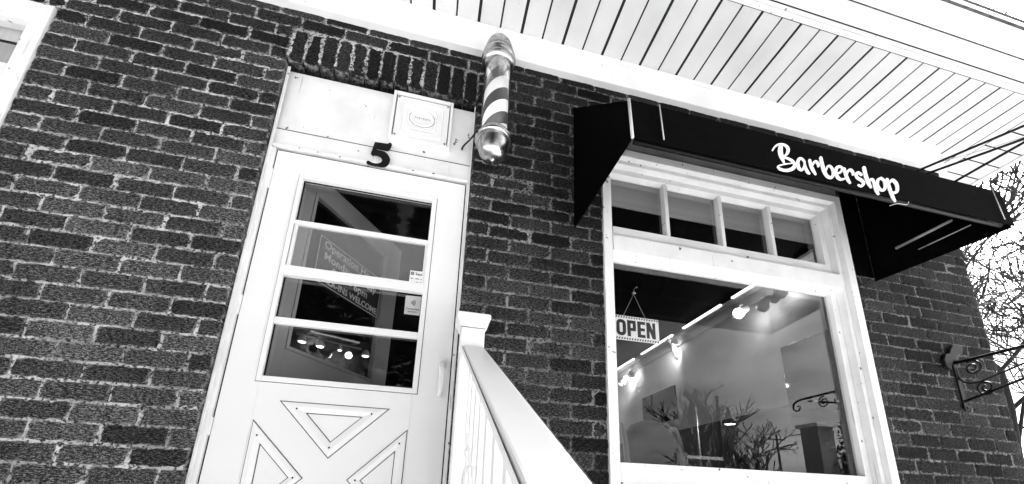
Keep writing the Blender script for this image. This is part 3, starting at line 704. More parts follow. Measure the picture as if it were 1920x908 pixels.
# stickers on the storm door glass
def sticker(name, corners, y, material, label):
    q = [at(px, py, 1, y) for px, py in corners]
    b = MB().prism([(p.x, p.z) for p in q], 'y', y, y + .0012)
    o = b.build(name, material); return tag(o, label, 'sticker'), q
s1, q = sticker('payment_sticker', ((769.5,507), (800,510.5), (797.5,536.5), (766,533)), .0460, M['white'], 'white rectangular payment sticker on the middle door pane, upper of two stickers')
c0 = (q[0] + q[1] + q[2] + q[3]) / 4
text_mesh('lettering', 'Square', .017, M['signb'], s1, Matrix.Translation((c0.x + .012, .0452, c0.z + .018)) @ FRONT)
b = MB()
for x0, x1, z0, z1 in ((-.031, -.0275, .012, .026), (-.0215, -.018, .012, .026), (-.0275, -.0215, .0225, .026), (-.0275, -.0215, .012, .0155), (-.026, -.023, .0175, .0205)): b.box(c0.x + x0, c0.x + x1, .0448, .0458, c0.z + z0, c0.z + z1)
for x0, x1 in ((-.03, -.018), (-.01, .006), (.012, .03)): b.box(c0.x + x0, c0.x + x1, .0448, .0458, c0.z - .006, c0.z - .003)
for x0, x1 in ((-.006, .004), (.01, .03)): b.box(c0.x + x0, c0.x + x1, .0448, .0458, c0.z - .026, c0.z - .02)
adopt(b.build('printed_mark', M['signb']), s1)
s2, q = sticker('contactless_sticker', ((761,554), (791,557), (787,592), (757.5,588.5)), .0620, M['sticker'], 'grey contactless payment sticker on the lower door pane below the white sticker')
c0 = (q[0] + q[1] + q[2] + q[3]) / 4
b = MB()
for k, r in enumerate((.006, .011, .016, .021)):
    arc = [(c0.x - .012 + r * math.cos(a), .0613, c0.z + .012 + r * math.sin(a)) for a in np.linspace(R(-42), R(42), 8)]
    b.tube(arc, .0011, 6)
adopt(b.build('contactless_mark', M['signb']), s2)
for k, wd in enumerate(('Contactless', 'payment')): text_mesh('lettering', wd, .0115, M['signb'], s2, Matrix.Translation((c0.x, .0612, c0.z - .018 - .012 * k)) @ FRONT)

# opening hours board on the inner door
hb = MB().box(.168, .632, -.0115, -.0075, 2.43, 2.678).build('board', M['signb'], None, 0); hb.data.transform(idr)
hs = empty('hours_sign', idr @ Vector((.4, -.01, 2.43)), 'dark opening hours sign with white lettering on the inner door glass', 'sign')
adopt(hb, hs)
b = MB()
for q in ((.174, .626, 2.670, 2.673), (.174, .626, 2.434, 2.437), (.174, .177, 2.4375, 2.6695), (.623, .626, 2.4375, 2.6695), (.2, .6, 2.6175, 2.620)): b.box(q[0], q[1], -.0125, -.0116, q[2], q[3])
o = b.build('border', M['white']); o.data.transform(idr); adopt(o, hs)
for s, z, sz in (('Operation Hours', 2.642, .056), ('Monday - Friday', 2.582, .058), ('9am - 6pm', 2.524, .06), ('WALK-INS WELCOME', 2.464, .048)):
    text_mesh('lettering', s, sz, M['white'], hs, idr @ Matrix.Translation((.4, -.0122, z)) @ FRONT, offset=.0006, sx=.92 if 'WALK' in s else 1)

# ------------------------------------------------------------------ barber pole
PX, PY, PZ = .117, -.112, 2.925
bp_ = empty('barber_pole', (PX, PY, PZ), 'striped barber pole with chrome dome ends mounted on the brick beside the door', 'barber pole')
def bpart(name, prof, m_, sm=0):
    if sm: prof = [tuple(p) for p in smooth_path(prof, sm)]
    o = MB().lathe(prof, n=64).build(name, m_, bp_); return o
bpart('lower_dome', [(.004, -.006), (.01, .0), (.034, .008), (.054, .026), (.066, .052), (.070, .08), (.070, .092)], M['chrome'], 4)
bpart('lower_collar', [(.071, .0925), (.083, .096), (.086, .104), (.084, .114), (.076, .122), (.074, .132), (.067, .142), (.060, .148), (.05, .15)], M['chrome'])
o = bpart('striped_cylinder', [(.0575, .151), (.0575, .545)], M['stripes'])
bpart('glass_sleeve', [(.0645, .1505), (.0645, .5455)], M['sheath'])
bpart('upper_collar', [(.05, .546), (.062, .5465), (.067, .553), (.076, .560), (.078, .572), (.072, .578), (.079, .585), (.083, .597), (.080, .608), (.075, .614), (.077, .622), (.070, .63)], M['chrome'])
bpart('upper_dome', [(.069, .6305), (.068, .655), (.058, .69), (.042, .712), (.02, .726), (.004, .73)], M['chrome'], 4)
b = MB(); b.box(-.03, .03, .075, .110, .10, .13); b.box(-.03, .03, .075, .110, .575, .605); b.box(-.035, .035, .102, .1115, .08, .63)
b.build('wall_bracket', M['alu'], bp_, .002)
o = MB().lathe([(.006, 0), (.006, .004)], n=10).build('screw', M['black'], bp_); o.data.transform(Matrix.Translation((-.078, -.032, .105)) @ Matrix.Rotation(R(-115), 4, 'Z') @ Matrix.Rotation(R(90), 4, 'Y'))
p0 = at(866, 281, 1, .043); 
b = MB(); b.tube(smooth_path([p0, p0 + Vector((.006, -.02, .004)), Vector((.02, -.03, p0.z + .004)), Vector((.05, -.09, p0.z + .01))], 5), .0045, 8)
tag(b.build('power_cable', M['cord']), 'short black cable from the white door panel to the barber pole', 'cable')

# ------------------------------------------------------------------ awning
AX0, AX1, AYF = .546, 2.352, -.545
aw = empty('shop_awning', (1.46, 0, 2.7), 'black canvas awning with white script lettering above the shop window', 'awning')
AT, AB, FT, FB = 3.475, 2.735, 2.882, 2.697
def slab(name, quad, th, m_):
    q = [Vector(p) for p in quad]; n = (q[1]-q[0]).cross(q[2]-q[0]).normalized() * th; v = q + [p - n for p in q]
    o = MB().add(v, [(0,1,2,3),(7,6,5,4),(0,4,5,1),(1,5,6,2),(2,6,7,3),(3,7,4,0)]).build(name, m_); adopt(o, aw); return o
slab('canopy', [(AX0, -.004, AT), (AX0, AYF, FT), (AX1, AYF, FT), (AX1, -.004, AT)], .004, M['fabric'])
slab('valance', [(AX0, AYF - .001, FT), (AX0, AYF - .012, FB), (AX1, AYF - .012, FB), (AX1, AYF - .001, FT)], -.004, M['fabric'])
for x, s in ((AX0, 1), (AX1, -1)):
    o = slab('side_panel', [(x, -.004, AT - .004), (x, AYF + .005, FT - .004), (x, AYF - .004, FB), (x, -.004, AB)], .004 * s, M['fabric'])
adopt(MB().box(WX1 + .012, AX1 - .006, -.0065, -.0045, AB + .02, AT - .02).build('brick_shade', M['fabric']), aw)  # dark sheet standing in for deep shade on the bricks
b = MB(); b.tube([(AX0 - .002, AYF - .004, FT), (AX0 - .002, AYF - .016, FB)], .0055, 8)
o = b.build('edge_glint', M['thread_glint']); adopt(o, aw)  # pale strip puts light reflected by the fabric edge into colour
for x, r in ((AX0 + .115, .0022), (AX1 - .06, .0018)):
    o = MB().tube([(x, AYF - .0125, FT - .002), (x + .003, AYF - .0185, FB + .02)], r, 6).build('seam', M['thread_glint']); adopt(o, aw)
b = MB()                                           # aluminium frame under the canvas
for x in (AX0 + .02, 1.46, AX1 - .022):
    b.tube([(x, -.02, AT - .03), (x, AYF + .02, FT - .02)], .011, 8)
b.tube([(AX0 + .02, AYF + .015, FB + .02), (AX1 - .02, AYF + .015, FB + .02)], .009, 8); b.tube([(AX0 + .02, AYF + .02, FT - .025), (AX1 - .02, AYF + .02, FT - .025)], .009, 8)
b.tube([(AX0 + .02, -.012, AT - .05), (AX1 - .02, -.012, AT - .05)], .010, 8)
adopt(b.build('frame', M['iron']), aw)
for (p, q, r) in (((1680, 466), (1785, 413), .007), ((1722, 468), (1820, 422), .003)):
    A = at(*p, 0, AX1 - .03); B = at(*q, 0, AX1 - .03); o = MB().tube([A, B], r, 8).build('frame_bar', M['lint']); adopt(o, aw)
A = at(1660, 425, 1, -.04); B = at(1676, 490, 1, -.04); adopt(MB().tube([A, B], .003, 6).build('frame_bar', M['lint']), aw)
LET = [
 [(178,145,52),(170,205,60),(180,270,55),(206,345,24)],
 [(75,190,18),(100,150,20),(140,118,24),(190,108,26),(240,125,34),(268,165,40),(262,210,36),(235,250,28),(200,275,24)],
 [(200,275,20),(260,295,30),(310,325,36),(335,370,36),(320,412,45),(270,440,42),(210,448,36),(150,430,34),(125,405,22),(150,385,17),(220,366,15),(320,352,12)],
 [(462,335,26),(430,295,30),(395,300,38),(375,350,40),(383,410,42),(412,440,34),(440,420,28),(460,370,24)], [(458,345,22),(466,410,34),(490,465,38),(510,484,24)],
 [(526,315,36),(535,380,40),(558,440,40),(585,492,26)], [(540,410,20),(568,352,26),(600,328,32),(625,355,36),(628,388,28)],
 [(665,282,40),(675,360,44),(692,440,48),(722,510,40),(770,535,36),(803,500,34),(800,430,34),(772,386,28),(742,392,24),(718,440,20)],
 [(852,482,20),(900,460,24),(922,415,26),(898,392,30),(860,402,36),(838,450,38),(852,520,42),(890,556,32),(938,548,20)],
 [(945,420,36),(958,490,40),(980,560,38),(1005,600,24)], [(965,510,20),(988,452,26),(1022,430,32),(1048,460,36),(1048,492,26)],
 [(1152,492,30),(1115,466,32),(1086,492,36),(1102,535,36),(1150,565,38),(1170,605,36),(1140,640,28),(1105,626,20)],
 [(1192,405,44),(1203,490,46),(1225,580,46),(1258,652,28)], [(1232,605,20),(1260,556,28),(1290,562,34),(1308,640,40),(1325,700,40),(1345,740,22)],
 [(1395,532,28),(1352,560,34),(1340,620,36),(1370,680,32),(1415,685,32),(1434,640,34),(1428,570,32),(1393,532,28)],
 [(1465,552,38),(1480,640,42),(1500,720,42),(1525,790,34),(1545,830,16)], [(1488,600,22),(1528,558,34),(1568,590,42),(1583,650,40),(1570,708,34),(1528,720,24)]]
b = MB(); ks_ = 6.4857
def conv_let(px, py, y):
    p = at(1440 + px / ks_, 250 + py / ks_, 1, AYF - .018); return (p.x, y - (FT - p.z) / (FT - FB) * .011, p.z)
for i, st in enumerate(LET): ribbon(b, st, AYF - .0062 - .00012 * i, AYF - .0045, conv_let, 5)
o = b.build('lettering', M['white']); adopt(o, aw); o['label'] = 'white brush script reading Barbershop'
A = [at(px, py, 1, AYF - .016) for px, py in ((1668, 386), (1684, 382), (1700, 384), (1704, 378))]
o = MB().tube(smooth_path(A, 5), .0011, 5).build('frayed_thread', M['thread_glint']); adopt(o, aw)

# ------------------------------------------------------------------ open sign
os_ = empty('open_sign', at(1191, 618, 1, .125), 'white OPEN sign with hatched edges hanging inside the shop window', 'sign')
q = [at(px, py, 1, .125) for px, py in ((1147.5, 591), (1235, 598.5), (1236, 643.5), (1147.5, 636.5))]
ox0, ox1 = (q[0].x + q[3].x) / 2, (q[1].x + q[2].x) / 2; oz1, oz0 = (q[0].z + q[1].z) / 2, (q[2].z + q[3].z) / 2
ow, oh = ox1 - ox0, oz1 - oz0
adopt(MB().box(ox0, ox1, .125, .129, oz0, oz1).build('board', M['white'], None, .001), os_)
b = MB()
def U(u0, u1, v0, v1): b.box(ox0 + u0 * ow, ox0 + u1 * ow, .1235, .1247, oz0 + v0 * oh, oz0 + v1 * oh)
def ringu(cu, cv, w, h, t):
    o_ = [np.array(p) for p in rr(0, 0, w * ow, h * oh, .45 * w * ow)]; i_ = [np.array(p) for p in rr(0, 0, (w - 2*t) * ow, (h * oh - 2 * t * ow), .4 * (w - 2*t) * ow)]
    c = np.array([ox0 + cu * ow, oz0 + cv * oh]); n = len(o_)
    v = [((c + p)[0], yv, (c + p)[1]) for yv in (.1235, .1247) for ring in (o_, i_) for p in ring]
    f = []
    for i in range(n):
        k = (i + 1) % n; f += [(i, k, n + k, n + i), (2*n + i, 3*n + i, 3*n + k, 2*n + k), (i, 2*n + i, 2*n + k, k), (n + i, n + k, 3*n + k, 3*n + i)]
    b.add(v, f)
ringu(.19, .5, .2, .66, .068)
U(.32, .39, .17, .83); b.add([], [])
U(.3905, .50, .70, .83); U(.3905, .50, .40, .52); U(.437, .503, .5205, .6995)
U(.535, .605, .17, .83); U(.6055, .70, .71, .83); U(.6055, .69, .44, .56); U(.6055, .70, .17, .29)
U(.73, .79, .17, .83); U(.86, .92, .17, .83)
b.prism([(ox0 + .73 * ow, oz0 + .83 * oh), (ox0 + .80 * ow, oz0 + .83 * oh), (ox0 + .92 * ow, oz0 + .17 * oh), (ox0 + .85 * ow, oz0 + .17 * oh)], 'y', .1231, .1246)
adopt(b.build('lettering', M['black']), os_)
b = MB()
for z in (.03, .9):
    b = MB()
    for k in range(18):
        u = .02 + k * .0545; b.prism([(ox0 + u * ow, oz0 + z * oh), (ox0 + (u + .026) * ow, oz0 + z * oh), (ox0 + (u + .04) * ow, oz0 + (z + .07) * oh), (ox0 + (u + .014) * ow, oz0 + (z + .07) * oh)], 'y', .1235, .1247)
    adopt(b.build('hatched_border', M['black']), os_)
hk = at(1188, 552, 1, .127)
b = MB(); b.tube([(ox0 + .25 * ow, .127, oz1), hk, (ox0 + .72 * ow, .127, oz1)], .0016, 6); adopt(b.build('chain', M['alu']), os_)
b = MB(); b.lathe([(.009, 0), (.012, .006), (.006, .016), (.003, .024)], (hk.x, .127, hk.z), 12); b.tube([hk + Vector((0, 0, .02)), hk + Vector((0, -.012, .028)), (hk.x, .0885, hk.z + .02)], .003, 6)
adopt(b.build('hook', M['chrome']), os_)

# ------------------------------------------------------------------ stair, landing and railing
st = empty('entrance_steps', (-.4, -.9, 0), 'pale concrete entrance steps rising to the white storm door', 'steps')
b = MB(); b.box(-1.0, .16, -.42, -.001, 0.005, .885)
for k in range(1, 5): b.box(-1.0, .16, -.42 - k * .33, -.42 - (k - 1) * .33 - .001, .005, .885 - k * .177)
adopt(b.build('treads', M['concrete'], None, .006), st)
ra = empty('stair_railing', (.08, -.1, .885), 'white stair railing with turned balusters beside the door', 'railing')
SL = .512
def railz(y): return 2.052 + SL * (y + .10)
def newel(y, zb, zt):
    b = MB(); x = .08; h = .045
    b.box(x - h, x + h, y - h, y + h, zb, zt - .001)
    o = adopt(b.build('newel_post', M['rail'], None, .004), ra)
    c = MB()
    def sq(r, z): return [(x - r, y - r, z), (x + r, y - r, z), (x + r, y + r, z), (x - r, y + r, z)]
    lv = [sq(.046, zt), sq(.050, zt + .002), sq(.052, zt + .014), sq(.060, zt + .030), sq(.064, zt + .036), sq(.064, zt + .050), sq(.058, zt + .054), sq(.012, zt + .074)]
    v = [p for r in lv for p in r]; f = [(3, 2, 1, 0), tuple(len(v) - 4 + k for k in range(4))]
    for k in range(len(lv) - 1):
        for i in range(4): f.append((k*4 + i, k*4 + (i+1) % 4, k*4 + 4 + (i+1) % 4, k*4 + 4 + i))
    c.add(v, f); adopt(c.build('newel_cap', M['rail'], None, .003), o)
def newel_lines(y, zt):  # thin dark lines drawn under the newel cap
    for r, z in ((.0462, zt - .0035), (.0515, zt + .0165)):
        joint('dark_line', ra, [(.08 - r, z - .0012), (.08 + r, z - .0012), (.08 + r, z + .0012), (.08 - r, z + .0012)], [(.08 - r + .001, z - .0002), (.08 + r - .001, z - .0002), (.08 + r - .001, z + .0002), (.08 - r + .001, z + .0002)], y - r - .0002)
newel_lines(-.10, 2.105)
newel(-.10, .885, 2.105); newel(-1.80, .02, 1.36)
b = MB()                                           # moulded handrail
prof = [(-.018, -.052), (.018, -.052), (.022, -.042), (.040, -.030), (.042, -.008), (.036, .0), (-.036, .0), (-.042, -.008), (-.040, -.030), (-.022, -.042)]
v = [(.085 + p[0], y, railz(y) + p[1]) for y in (-.146, -1.754) for p in prof]; n = len(prof)
b.add(v, [list(range(n)), list(range(2*n - 1, n - 1, -1))] + [(i, n + i, n + (i+1) % n, (i+1) % n) for i in range(n)])
adopt(b.build('handrail', M['rail'], None, .004), ra)
for sx in (-.0405, .0405):
    pth = [(.085 + sx * 1.02, y, railz(y) - .0055) for y in (-.147, -1.75)]; adopt(MB().tube(pth, .0011, 5).build('dark_line', M['edge_dark']), ra)  # dark line drawn along each edge of the handrail
b = MB(); v = [(.085 + p[0], y, railz(y) + p[1]) for y in (-.146, -1.754) for p in ((-.02, -.90), (.02, -.90), (.02, -.86), (-.02, -.86))]
b.add(v, [(0,1,2,3),(7,6,5,4)] + [(i, 4 + i, 4 + (i+1) % 4, (i+1) % 4) for i in range(4)]); adopt(b.build('bottom_rail', M['rail'], None, .003), ra)
bal = None
for k in range(13):
    y = -.225 - k * .118
    if bal is None:
        c = MB(); L_ = .79; s = .016
        c.box(-s, s, -s, s, .55, L_); c.box(-s, s, -s, s, 0, .14)
        c.lathe([(.015, .1401), (.012, .15), (.017, .165), (.013, .18), (.010, .2), (.013, .26), (.019, .33), (.021, .37), (.016, .42), (.010, .455), (.009, .47), (.016, .48), (.017, .492), (.010, .503), (.014, .52), (.0155, .535), (.015, .5499)], n=16)
        bal = c.build('baluster', M['rail'], None, .0015); o = bal
    else:
        o = bal.copy(); col.objects.link(o)
    adopt(o, ra); o.location = (.085, y, railz(y) - .852)

# ------------------------------------------------------------------ wrought iron sign bracket at the corner
sb = empty('sign_bracket', (2.79, 0, 2.03), 'black wrought iron scroll bracket fixed to the brick at the right corner', 'bracket')
b = MB(); b.box(2.776, 2.804, -.008, -.0005, 2.02, 2.33); b.box(2.768, 2.812, -.012, -.0005, 2.03, 2.05)
adopt(b.build('wall_plate', M['iron'], None, .002), sb)
def spiral(c, r, turns, a0, n=26, sgn=1):
    return [(2.79, c[0] + (r * (1 - .8 * t)) * math.cos(a0 + sgn * t * turns * 2 * math.pi), c[1] + (r * (1 - .8 * t)) * math.sin(a0 + sgn * t * turns * 2 * math.pi)) for t in np.linspace(0, 1, n)]
tip = (-.83, 2.285)
b = MB(); b.tube([(2.79, -.004, 2.292), (2.79, -.3, 2.296), (2.79, -.76, 2.292)], .0085, 8); b.tube([(2.79, -.76, 2.292)] + smooth_path([(2.79, -.80, 2.289), (2.79, -.845, 2.27), (2.79, -.855, 2.235), (2.79, -.83, 2.21), (2.79, -.80, 2.22), (2.79, -.80, 2.245), (2.79, -.82, 2.245)], 5), [.0085] + [.0085 - .004 * k / 30 for k in range(31)], 8)
adopt(b.build('top_arm', M['iron']), sb)
b = MB(); b.tube([(2.79, -.004, 2.072), (2.79, -.25, 2.139), (2.79, -.72, 2.268)], .007, 8); adopt(b.build('lower_stay', M['iron']), sb)
b = MB(); b.tube(smooth_path([(2.79, -.006, 2.26), (2.79, -.008, 2.21), (2.79, -.03, 2.175), (2.79, -.075, 2.163), (2.79, -.15, 2.18), (2.79, -.27, 2.214), (2.79, -.4, 2.25), (2.79, -.52, 2.285)], 5), .005, 8); adopt(b.build('scroll', M['iron']), sb)
for c, r, a0, sg in (((-.075, 2.245), .042, R(60), 1), ((-.105, 2.128), .040, R(240), 1), ((-.60, 2.235), .045, R(75), 1)):
    b = MB(); b.tube(spiral(c, r, 1.6, a0, sgn=sg), .005, 8); adopt(b.build('scroll', M['iron']), sb)
b = MB(); b.tube([(2.79, -.36, 2.25), (2.79, -.36, 2.30), (2.79, -.36, 2.325)], [.008, .018, .006], 8); adopt(b.build('finial', M['iron']), sb)
for p in ((2.79, -.008, 2.036), (2.79, -.008, 2.318)):
    o = MB().lathe([(.008, 0), (.008, .005), (.004, .008)], n=10).build('bolt', M['iron']); o.data.transform(FRONT); o.data.transform(Matrix.Translation(p)); adopt(o, sb)
b = MB()                                           # leaf shaped cast top of the wall plate
prof = [(2.79, 2.30), (2.80, 2.335), (2.845, 2.35), (2.862, 2.395), (2.83, 2.405), (2.79, 2.395), (2.765, 2.37), (2.745, 2.34), (2.715, 2.335), (2.695, 2.30), (2.70, 2.26), (2.728, 2.245), (2.742, 2.27), (2.762, 2.30)]
b.prism(prof, 'y', -.022, -.0005); adopt(b.build('cast_leaf', M['iron'], None, .004), sb)
# upper stays, running out over the corner
ub = empty('sign_stay', (3.0, 0, 3.6), 'three black iron rods reaching out from the wall above the right end of the awning', 'sign stay')
ends = []
for (p, yp, q, yq, r) in (((1700, 329), .0, (1975, 213), -.52, .0075), ((1715, 334), .0, (1975, 241), -.52, .0075), ((1735, 372), .0, (1975, 236), -.56, .0075)):
    A = at(*p, 1, yp); B = at(*q, 1, yq); ends.append(B)
    adopt(MB().tube([A, B], r, 8).build('rod', M['iron']), ub)
adopt(MB().tube([ends[0] + Vector((0, 0, .05)), ends[0], ends[1], ends[2], ends[2] - Vector((0, 0, .25))], .01, 8).build('end_bar', M['iron']), ub)
A = at(1760, 305, 1, -.06); B = at(1975, 240, 1, -.52); adopt(MB().tube([A, (A + B) / 2 - Vector((0, 0, .006)), B], .0018, 6).build('wire', M['alu']), ub)

# ------------------------------------------------------------------ barber chair inside
bc = empty('barber_chair', (2.08, 2.0, .9), 'dark padded barber chair with white curved armrest behind the shop window', 'chair')
def cpart(name, mb, m_, bevel=0): o = mb.build(name, m_, None, bevel); o.parent = bc; return o
b = MB(); out = [(-.24, .72), (-.25, 1.0), (-.235, 1.2), (-.18, 1.3), (-.08, 1.335), (.08, 1.335), (.18, 1.3), (.235, 1.2), (.25, 1.0), (.24, .72)]
b.prism(out, 'y', -.06, .06); cpart('backrest', b, M['leather'], .03)
b = MB(); b.box(-.26, .26, -.55, -.07, .50, .64); cpart('seat', b, M['leather'], .03)
b = MB(); b.lathe([(.3, 0), (.3, .02), (.08, .06), (.06, .1), (.06, .49)], n=28); cpart('pedestal', b, M['chrome'])
for x in (-.29, .29):
    b = MB(); pth = smooth_path([(x, .05, 1.28), (x, -.02, 1.26), (x, -.07, 1.1), (x, -.1, .9), (x, -.16, .78), (x, -.3, .76), (x, -.5, .76), (x, -.55, .66), (x, -.5, .5)], 4)
    b.tube(pth, .026, 10); cpart('armrest', b, M['rail'])
b = MB(); b.box(-.2, .2, -.85, -.6, .14, .17); b.box(-.02, .02, -.7, -.3, .17, .5); cpart('footrest', b, M['chrome'])

# ------------------------------------------------------------------ trees
def tree_mesh(seed, h, spread=.55, levels=5, stems=1, lean=(0, 0), r0=.14, twig=.004, splay=.35):
    rnd = random.Random(seed); trunk = MB(); crown = MB()
    def grow(p, d, L_, r, lv):
        n = 4; pts = [p]; rs = [r]; cur = Vector(p); dd = Vector(d)
        for k in range(n):
            dd = (dd + Vector((rnd.uniform(-1, 1), rnd.uniform(-1, 1), rnd.uniform(-.5, .9))) * .24 * (1.2 if lv > 1 else .45)).normalized()
            cur = cur + dd * (L_ / n); pts.append(cur.copy()); rs.append(max(r * (1 - .38 * (k + 1) / n), twig))
        (trunk if lv == 0 else crown).tube(pts, rs, 7 if lv < 2 else 4 if lv < 4 else 3, False)
        if lv >= levels: return
        for k in range(1, n + 1):
            for _ in range((1 if rnd.random() < .8 else 0) if k < n else 2):
                if lv == 0 and k < 2: continue
                ax = Vector((rnd.uniform(-1, 1), rnd.uniform(-1, 1), rnd.uniform(-.35, .6))).normalized()
                nd = (dd * rnd.uniform(.5, 1.0) + ax * spread * rnd.uniform(.7, 1.5)).normalized()
                grow(pts[k], nd, L_ * rnd.uniform(.55, .82), rs[k] * rnd.uniform(.5, .72), lv + 1)
    for s in range(stems):
        a = 2 * math.pi * s / max(stems, 1)
        d = Vector((lean[0] + (splay * math.cos(a) if stems > 1 else 0), lean[1] + (splay * math.sin(a) if stems > 1 else 0), 1)).normalized()
        grow(Vector((.1 * math.cos(a), .1 * math.sin(a), -.05)), d, h * .33, r0 / math.sqrt(stems), 0)
    return trunk, crown
def tree(seed, loc, h, label, group=None, **k):
    t, c = tree_mesh(seed, h, **k)
    r = empty('bare_tree', loc, label, 'tree', group)
    t.build('trunk', M['bark'], r); c.build('crown', M['bark'], r); return r
GT = 'bare trees beyond the corner of the building'
p = at(1838, 850, 1, 7.5); tree(11, (p.x, 7.5, 0), 19, 'bare leafless tree with a curved main limb just beyond the brick corner', GT, levels=5, spread=.8, r0=.2, twig=.022)
p = at(1915, 850, 1, 4.5); tree(23, (p.x, 4.5, 0), 13.5, 'bare leafless tree with twigs crossing the iron bracket at the right edge', GT, levels=5, spread=.8, r0=.10, twig=.013)
p = at(1885, 850, 1, 13.0); tree(37, (p.x, 13.0, 0), 27, 'tall bare leafless tree with dense fine twigs, farthest back at the right edge', GT, levels=5, spread=.8, r0=.22, twig=.034)
GR = 'bare trees across the street'
tree(5, at(1325, 880, 1, 15.2) * 1.0 + Vector((0, -15.2 - 15, 0)) - Vector((0, 0, at(1325, 880, 1, 15.2).z)), 7.0, 'bare many-stemmed tree across the street mirrored in the shop window', GR, levels=4, stems=3, spread=.45, r0=.34, twig=.024, splay=.1)
p = at(1405, 880, 1, 26.2); tree(9, (p.x, -26, 0), 14, 'bare round-crowned tree far across the street mirrored right of the lamp', GR, levels=4, spread=.7, r0=.34, twig=.04)

# evergreen sprig at the lower right edge
def leaves(name, c, rad, n, size, m_, seed):
    rnd = random.Random(seed); b = MB()
    for _ in range(n):
        p = Vector(c) + Vector((rnd.gauss(0, 1) * rad[0], rnd.gauss(0, 1) * rad[1], rnd.gauss(0, 1) * rad[2]))
        a = Vector((rnd.uniform(-1, 1), rnd.uniform(-1, 1), rnd.uniform(-1, 1))).normalized(); w = a.orthogonal().normalized() * size * .35; l = a * size
        b.add([p - l, p + w, p + l, p - w], [(0, 1, 2, 3)])
    return b.build(name, m_)

# ------------------------------------------------------------------ across the street (seen mirrored in the window)
p = at(1356, 880, 1, 12.2); lx = p.x
sl_ = empty('street_lamp', (lx, -12, 0), 'dark street lamp with bell shaped shade mirrored in the shop window', 'street lamp')
zt = at(1353, 745, 1, 12.2).z
b = MB(); b.lathe([(.16, 0), (.16, .1), (.09, .2), (.075, 1.0), (.06, zt - .05), (.085, zt - .04), (.085, zt), (.03, zt + .04)], (0, 0, 0), 16); b.build('pole', M['iron'], sl_)
b = MB(); b.tube(smooth_path([(0, 0, zt - .6), (.22, 0, zt - .42), (.42, 0, zt - .36), (.5, 0, zt - .45)], 5), .03, 8); b.build('arm', M['iron'], sl_)
b = MB(); b.lathe([(.30, zt - 1.1), (.29, zt - 1.02), (.2, zt - .86), (.13, zt - .78), (.14, zt - .66), (.08, zt - .6), (.05, zt - .42)], (.5, 0, 0), 24); b.build('lamp_shade', M['iron'], sl_)
b = MB(); b.lathe([(.1, zt - 1.14), (.2, zt - 1.11), (.2, zt - 1.101)], (.5, 0, 0), 16); b.build('bulb', M['bulb'], sl_)
p = at(1306, 757, 1, 10.2)
xb = empty('crossing_signal', (p.x - .1, -10, 0), 'railway crossing mast with X shaped boards mirrored in the shop window', 'crossing signal')
b = MB(); b.tube([(0, 0, 0), (0, 0, p.z + .1)], .06, 10); b.build('mast', M['alu'], xb)
for s in (1, -1):
    b = MB(); b.box(-.55, .55, -.02, .02, -.1, .1); o = b.build('crossbuck_board', M['iron'], xb); o.data.transform(Matrix.Translation((0, .08 * s, p.z)) @ Matrix.Rotation(R(52 * s - 15), 4, 'Y'))
q0, q1 = at(1293, 858, 1, 10.2), at(1348, 850, 1, 10.2)
b = MB(); b.box(-.6, q1.x - p.x + .1, .09, .14, q0.z - .05, q0.z + .05); b.build('gate_arm', M['white'], xb)
b = MB(); b.box(-.95, -.55, .05, .18, q0.z - .25, q0.z + .12); b.build('counterweight', M['alu'], xb)
p = at(1464, 880, 1, 38.2); zt = at(1461, 815, 1, 38.2).z
up = empty('utility_pole', (p.x, -38, 0), 'wooden utility pole with crossarm far across the street, mirrored in the window', 'utility pole')
b = MB(); b.tube([(0, 0, 0), (0, 0, zt)], [.18, .12], 10); b.build('pole', M['bark'], up)
b = MB(); b.box(-1.1, 1.1, -.06, .06, zt - .7, zt - .55); b.build('crossarm', M['bark'], up)
p = at(1527, 797, 1, 8.2)
pl = empty('brick_pier', (p.x, -8, 0), 'tall brick pier with flat cap mirrored at the right of the shop window', 'pier')
b = MB(); b.box(-.28, .28, -.28, .28, 0, p.z - .1); b.build('shaft', M['soil'], pl); b = MB(); b.box(-.36, .36, -.36, .36, p.z - .0995, p.z); b.build('cap', M['concrete'], pl)
ev = empty('evergreen_shrub', (p.x + .75, -7.6, 0), 'dark narrow evergreen shrub beside the mirrored brick pier', 'shrub')
o = leaves('foliage', (0, 0, 1.9), (.2, .2, .85), 2600, .09, M['leaf'], 4); o.parent = ev
b = MB(); b.tube([(0, 0, 0), (0, 0, 2.6)], [.05, .02], 8); b.build('stem', M['bark'], ev)
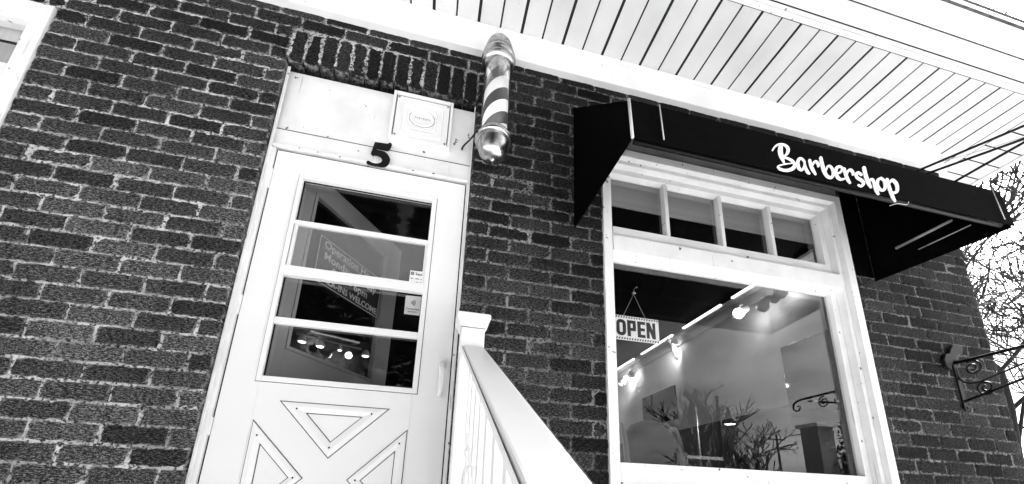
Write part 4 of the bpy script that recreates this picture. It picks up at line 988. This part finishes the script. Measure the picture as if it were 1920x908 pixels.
def house(x, y, w, d, h, label, m_, rot=0):
    r = empty('house', (x, y, 0), label, 'house', 'houses across the street'); 
    MB().box(-w/2, w/2, -d/2, d/2, 0, h).build('wall', m_, r)
    b = MB(); b.prism([(-w/2 - .4, h + .002), (w/2 + .4, h + .002), (w/2 + .3, h + .2), (0, h + w * .3), (-w/2 - .3, h + .2)], 'y', -d/2 - .3, d/2 + .3); b.build('roof', M['roof'], r)
    for x_ in (-w/4, w/4):
        f = MB().box(x_ - .5, x_ + .5, d/2, d/2 + .04, 1.2, 2.6).build('window', M['white'], r); MB().box(x_ - .42, x_ + .42, d/2 + .041, d/2 + .05, 1.28, 2.52).build('pane', M['black'], f)
    MB().box(-.45, .45, d/2, d/2 + .05, 0.0, 2.1).build('door', M['iron'], r)
house(34, -60, 9, 8, 3.2, 'pale low house far across the street, mirrored left of the utility pole', M['siding'])
house(-14, -30, 12, 9, 5.0, 'broad grey house across the street to the left', M['soil'])

def added_conifer(x, y, h, r, seed, label):  # unseen trees added to darken the sky reflected in the door glass
    t = empty('added_conifer', (x, y, 0), label, 'added_conifer', 'unseen conifers added to darken the door glass reflection')
    MB().tube([(0, 0, -.05), (0, 0, h * .5), (0, 0, h * .97)], [.24, .16, .03], 8).build('trunk', M['bark'], t)
    rnd = random.Random(seed); b = MB()
    for k in range(int(h * 34)):
        z = h * (.08 + .9 * (k / (h * 34))); a = rnd.uniform(0, 2 * math.pi); rad = r * (1 - .75 * (z / h) ** 1.6) * rnd.uniform(.75, 1.15)
        for q in range(7):
            f = (q + 1) / 7; p = Vector((math.cos(a) * rad * f, math.sin(a) * rad * f, z - .35 * f * rad)); sz = .42 * rnd.uniform(.7, 1.3)
            for _ in range(2):
                d = Vector((math.cos(a + rnd.uniform(-1.2, 1.2)), math.sin(a + rnd.uniform(-1.2, 1.2)), rnd.uniform(-.6, .3))).normalized(); w = d.cross(Vector((rnd.uniform(-.4, .4), rnd.uniform(-.4, .4), 1))).normalized() * sz * .3
                b.add([p - d * sz * .5, p + w, p + d * sz, p - w], [(0, 1, 2, 3)])
    b.build('crown', M['leaf'], t)
added_conifer(-6.5, -16, 17, 2.4, 1, 'tall dark conifer added to darken the door glass reflection, left of two more')
added_conifer(-3.6, -15.5, 18, 2.3, 2, 'tallest dark conifer added to darken the door glass reflection, between two others')
added_conifer(-.9, -16.2, 16, 2.2, 3, 'tall dark conifer added to darken the door glass reflection, nearest the shop window side')
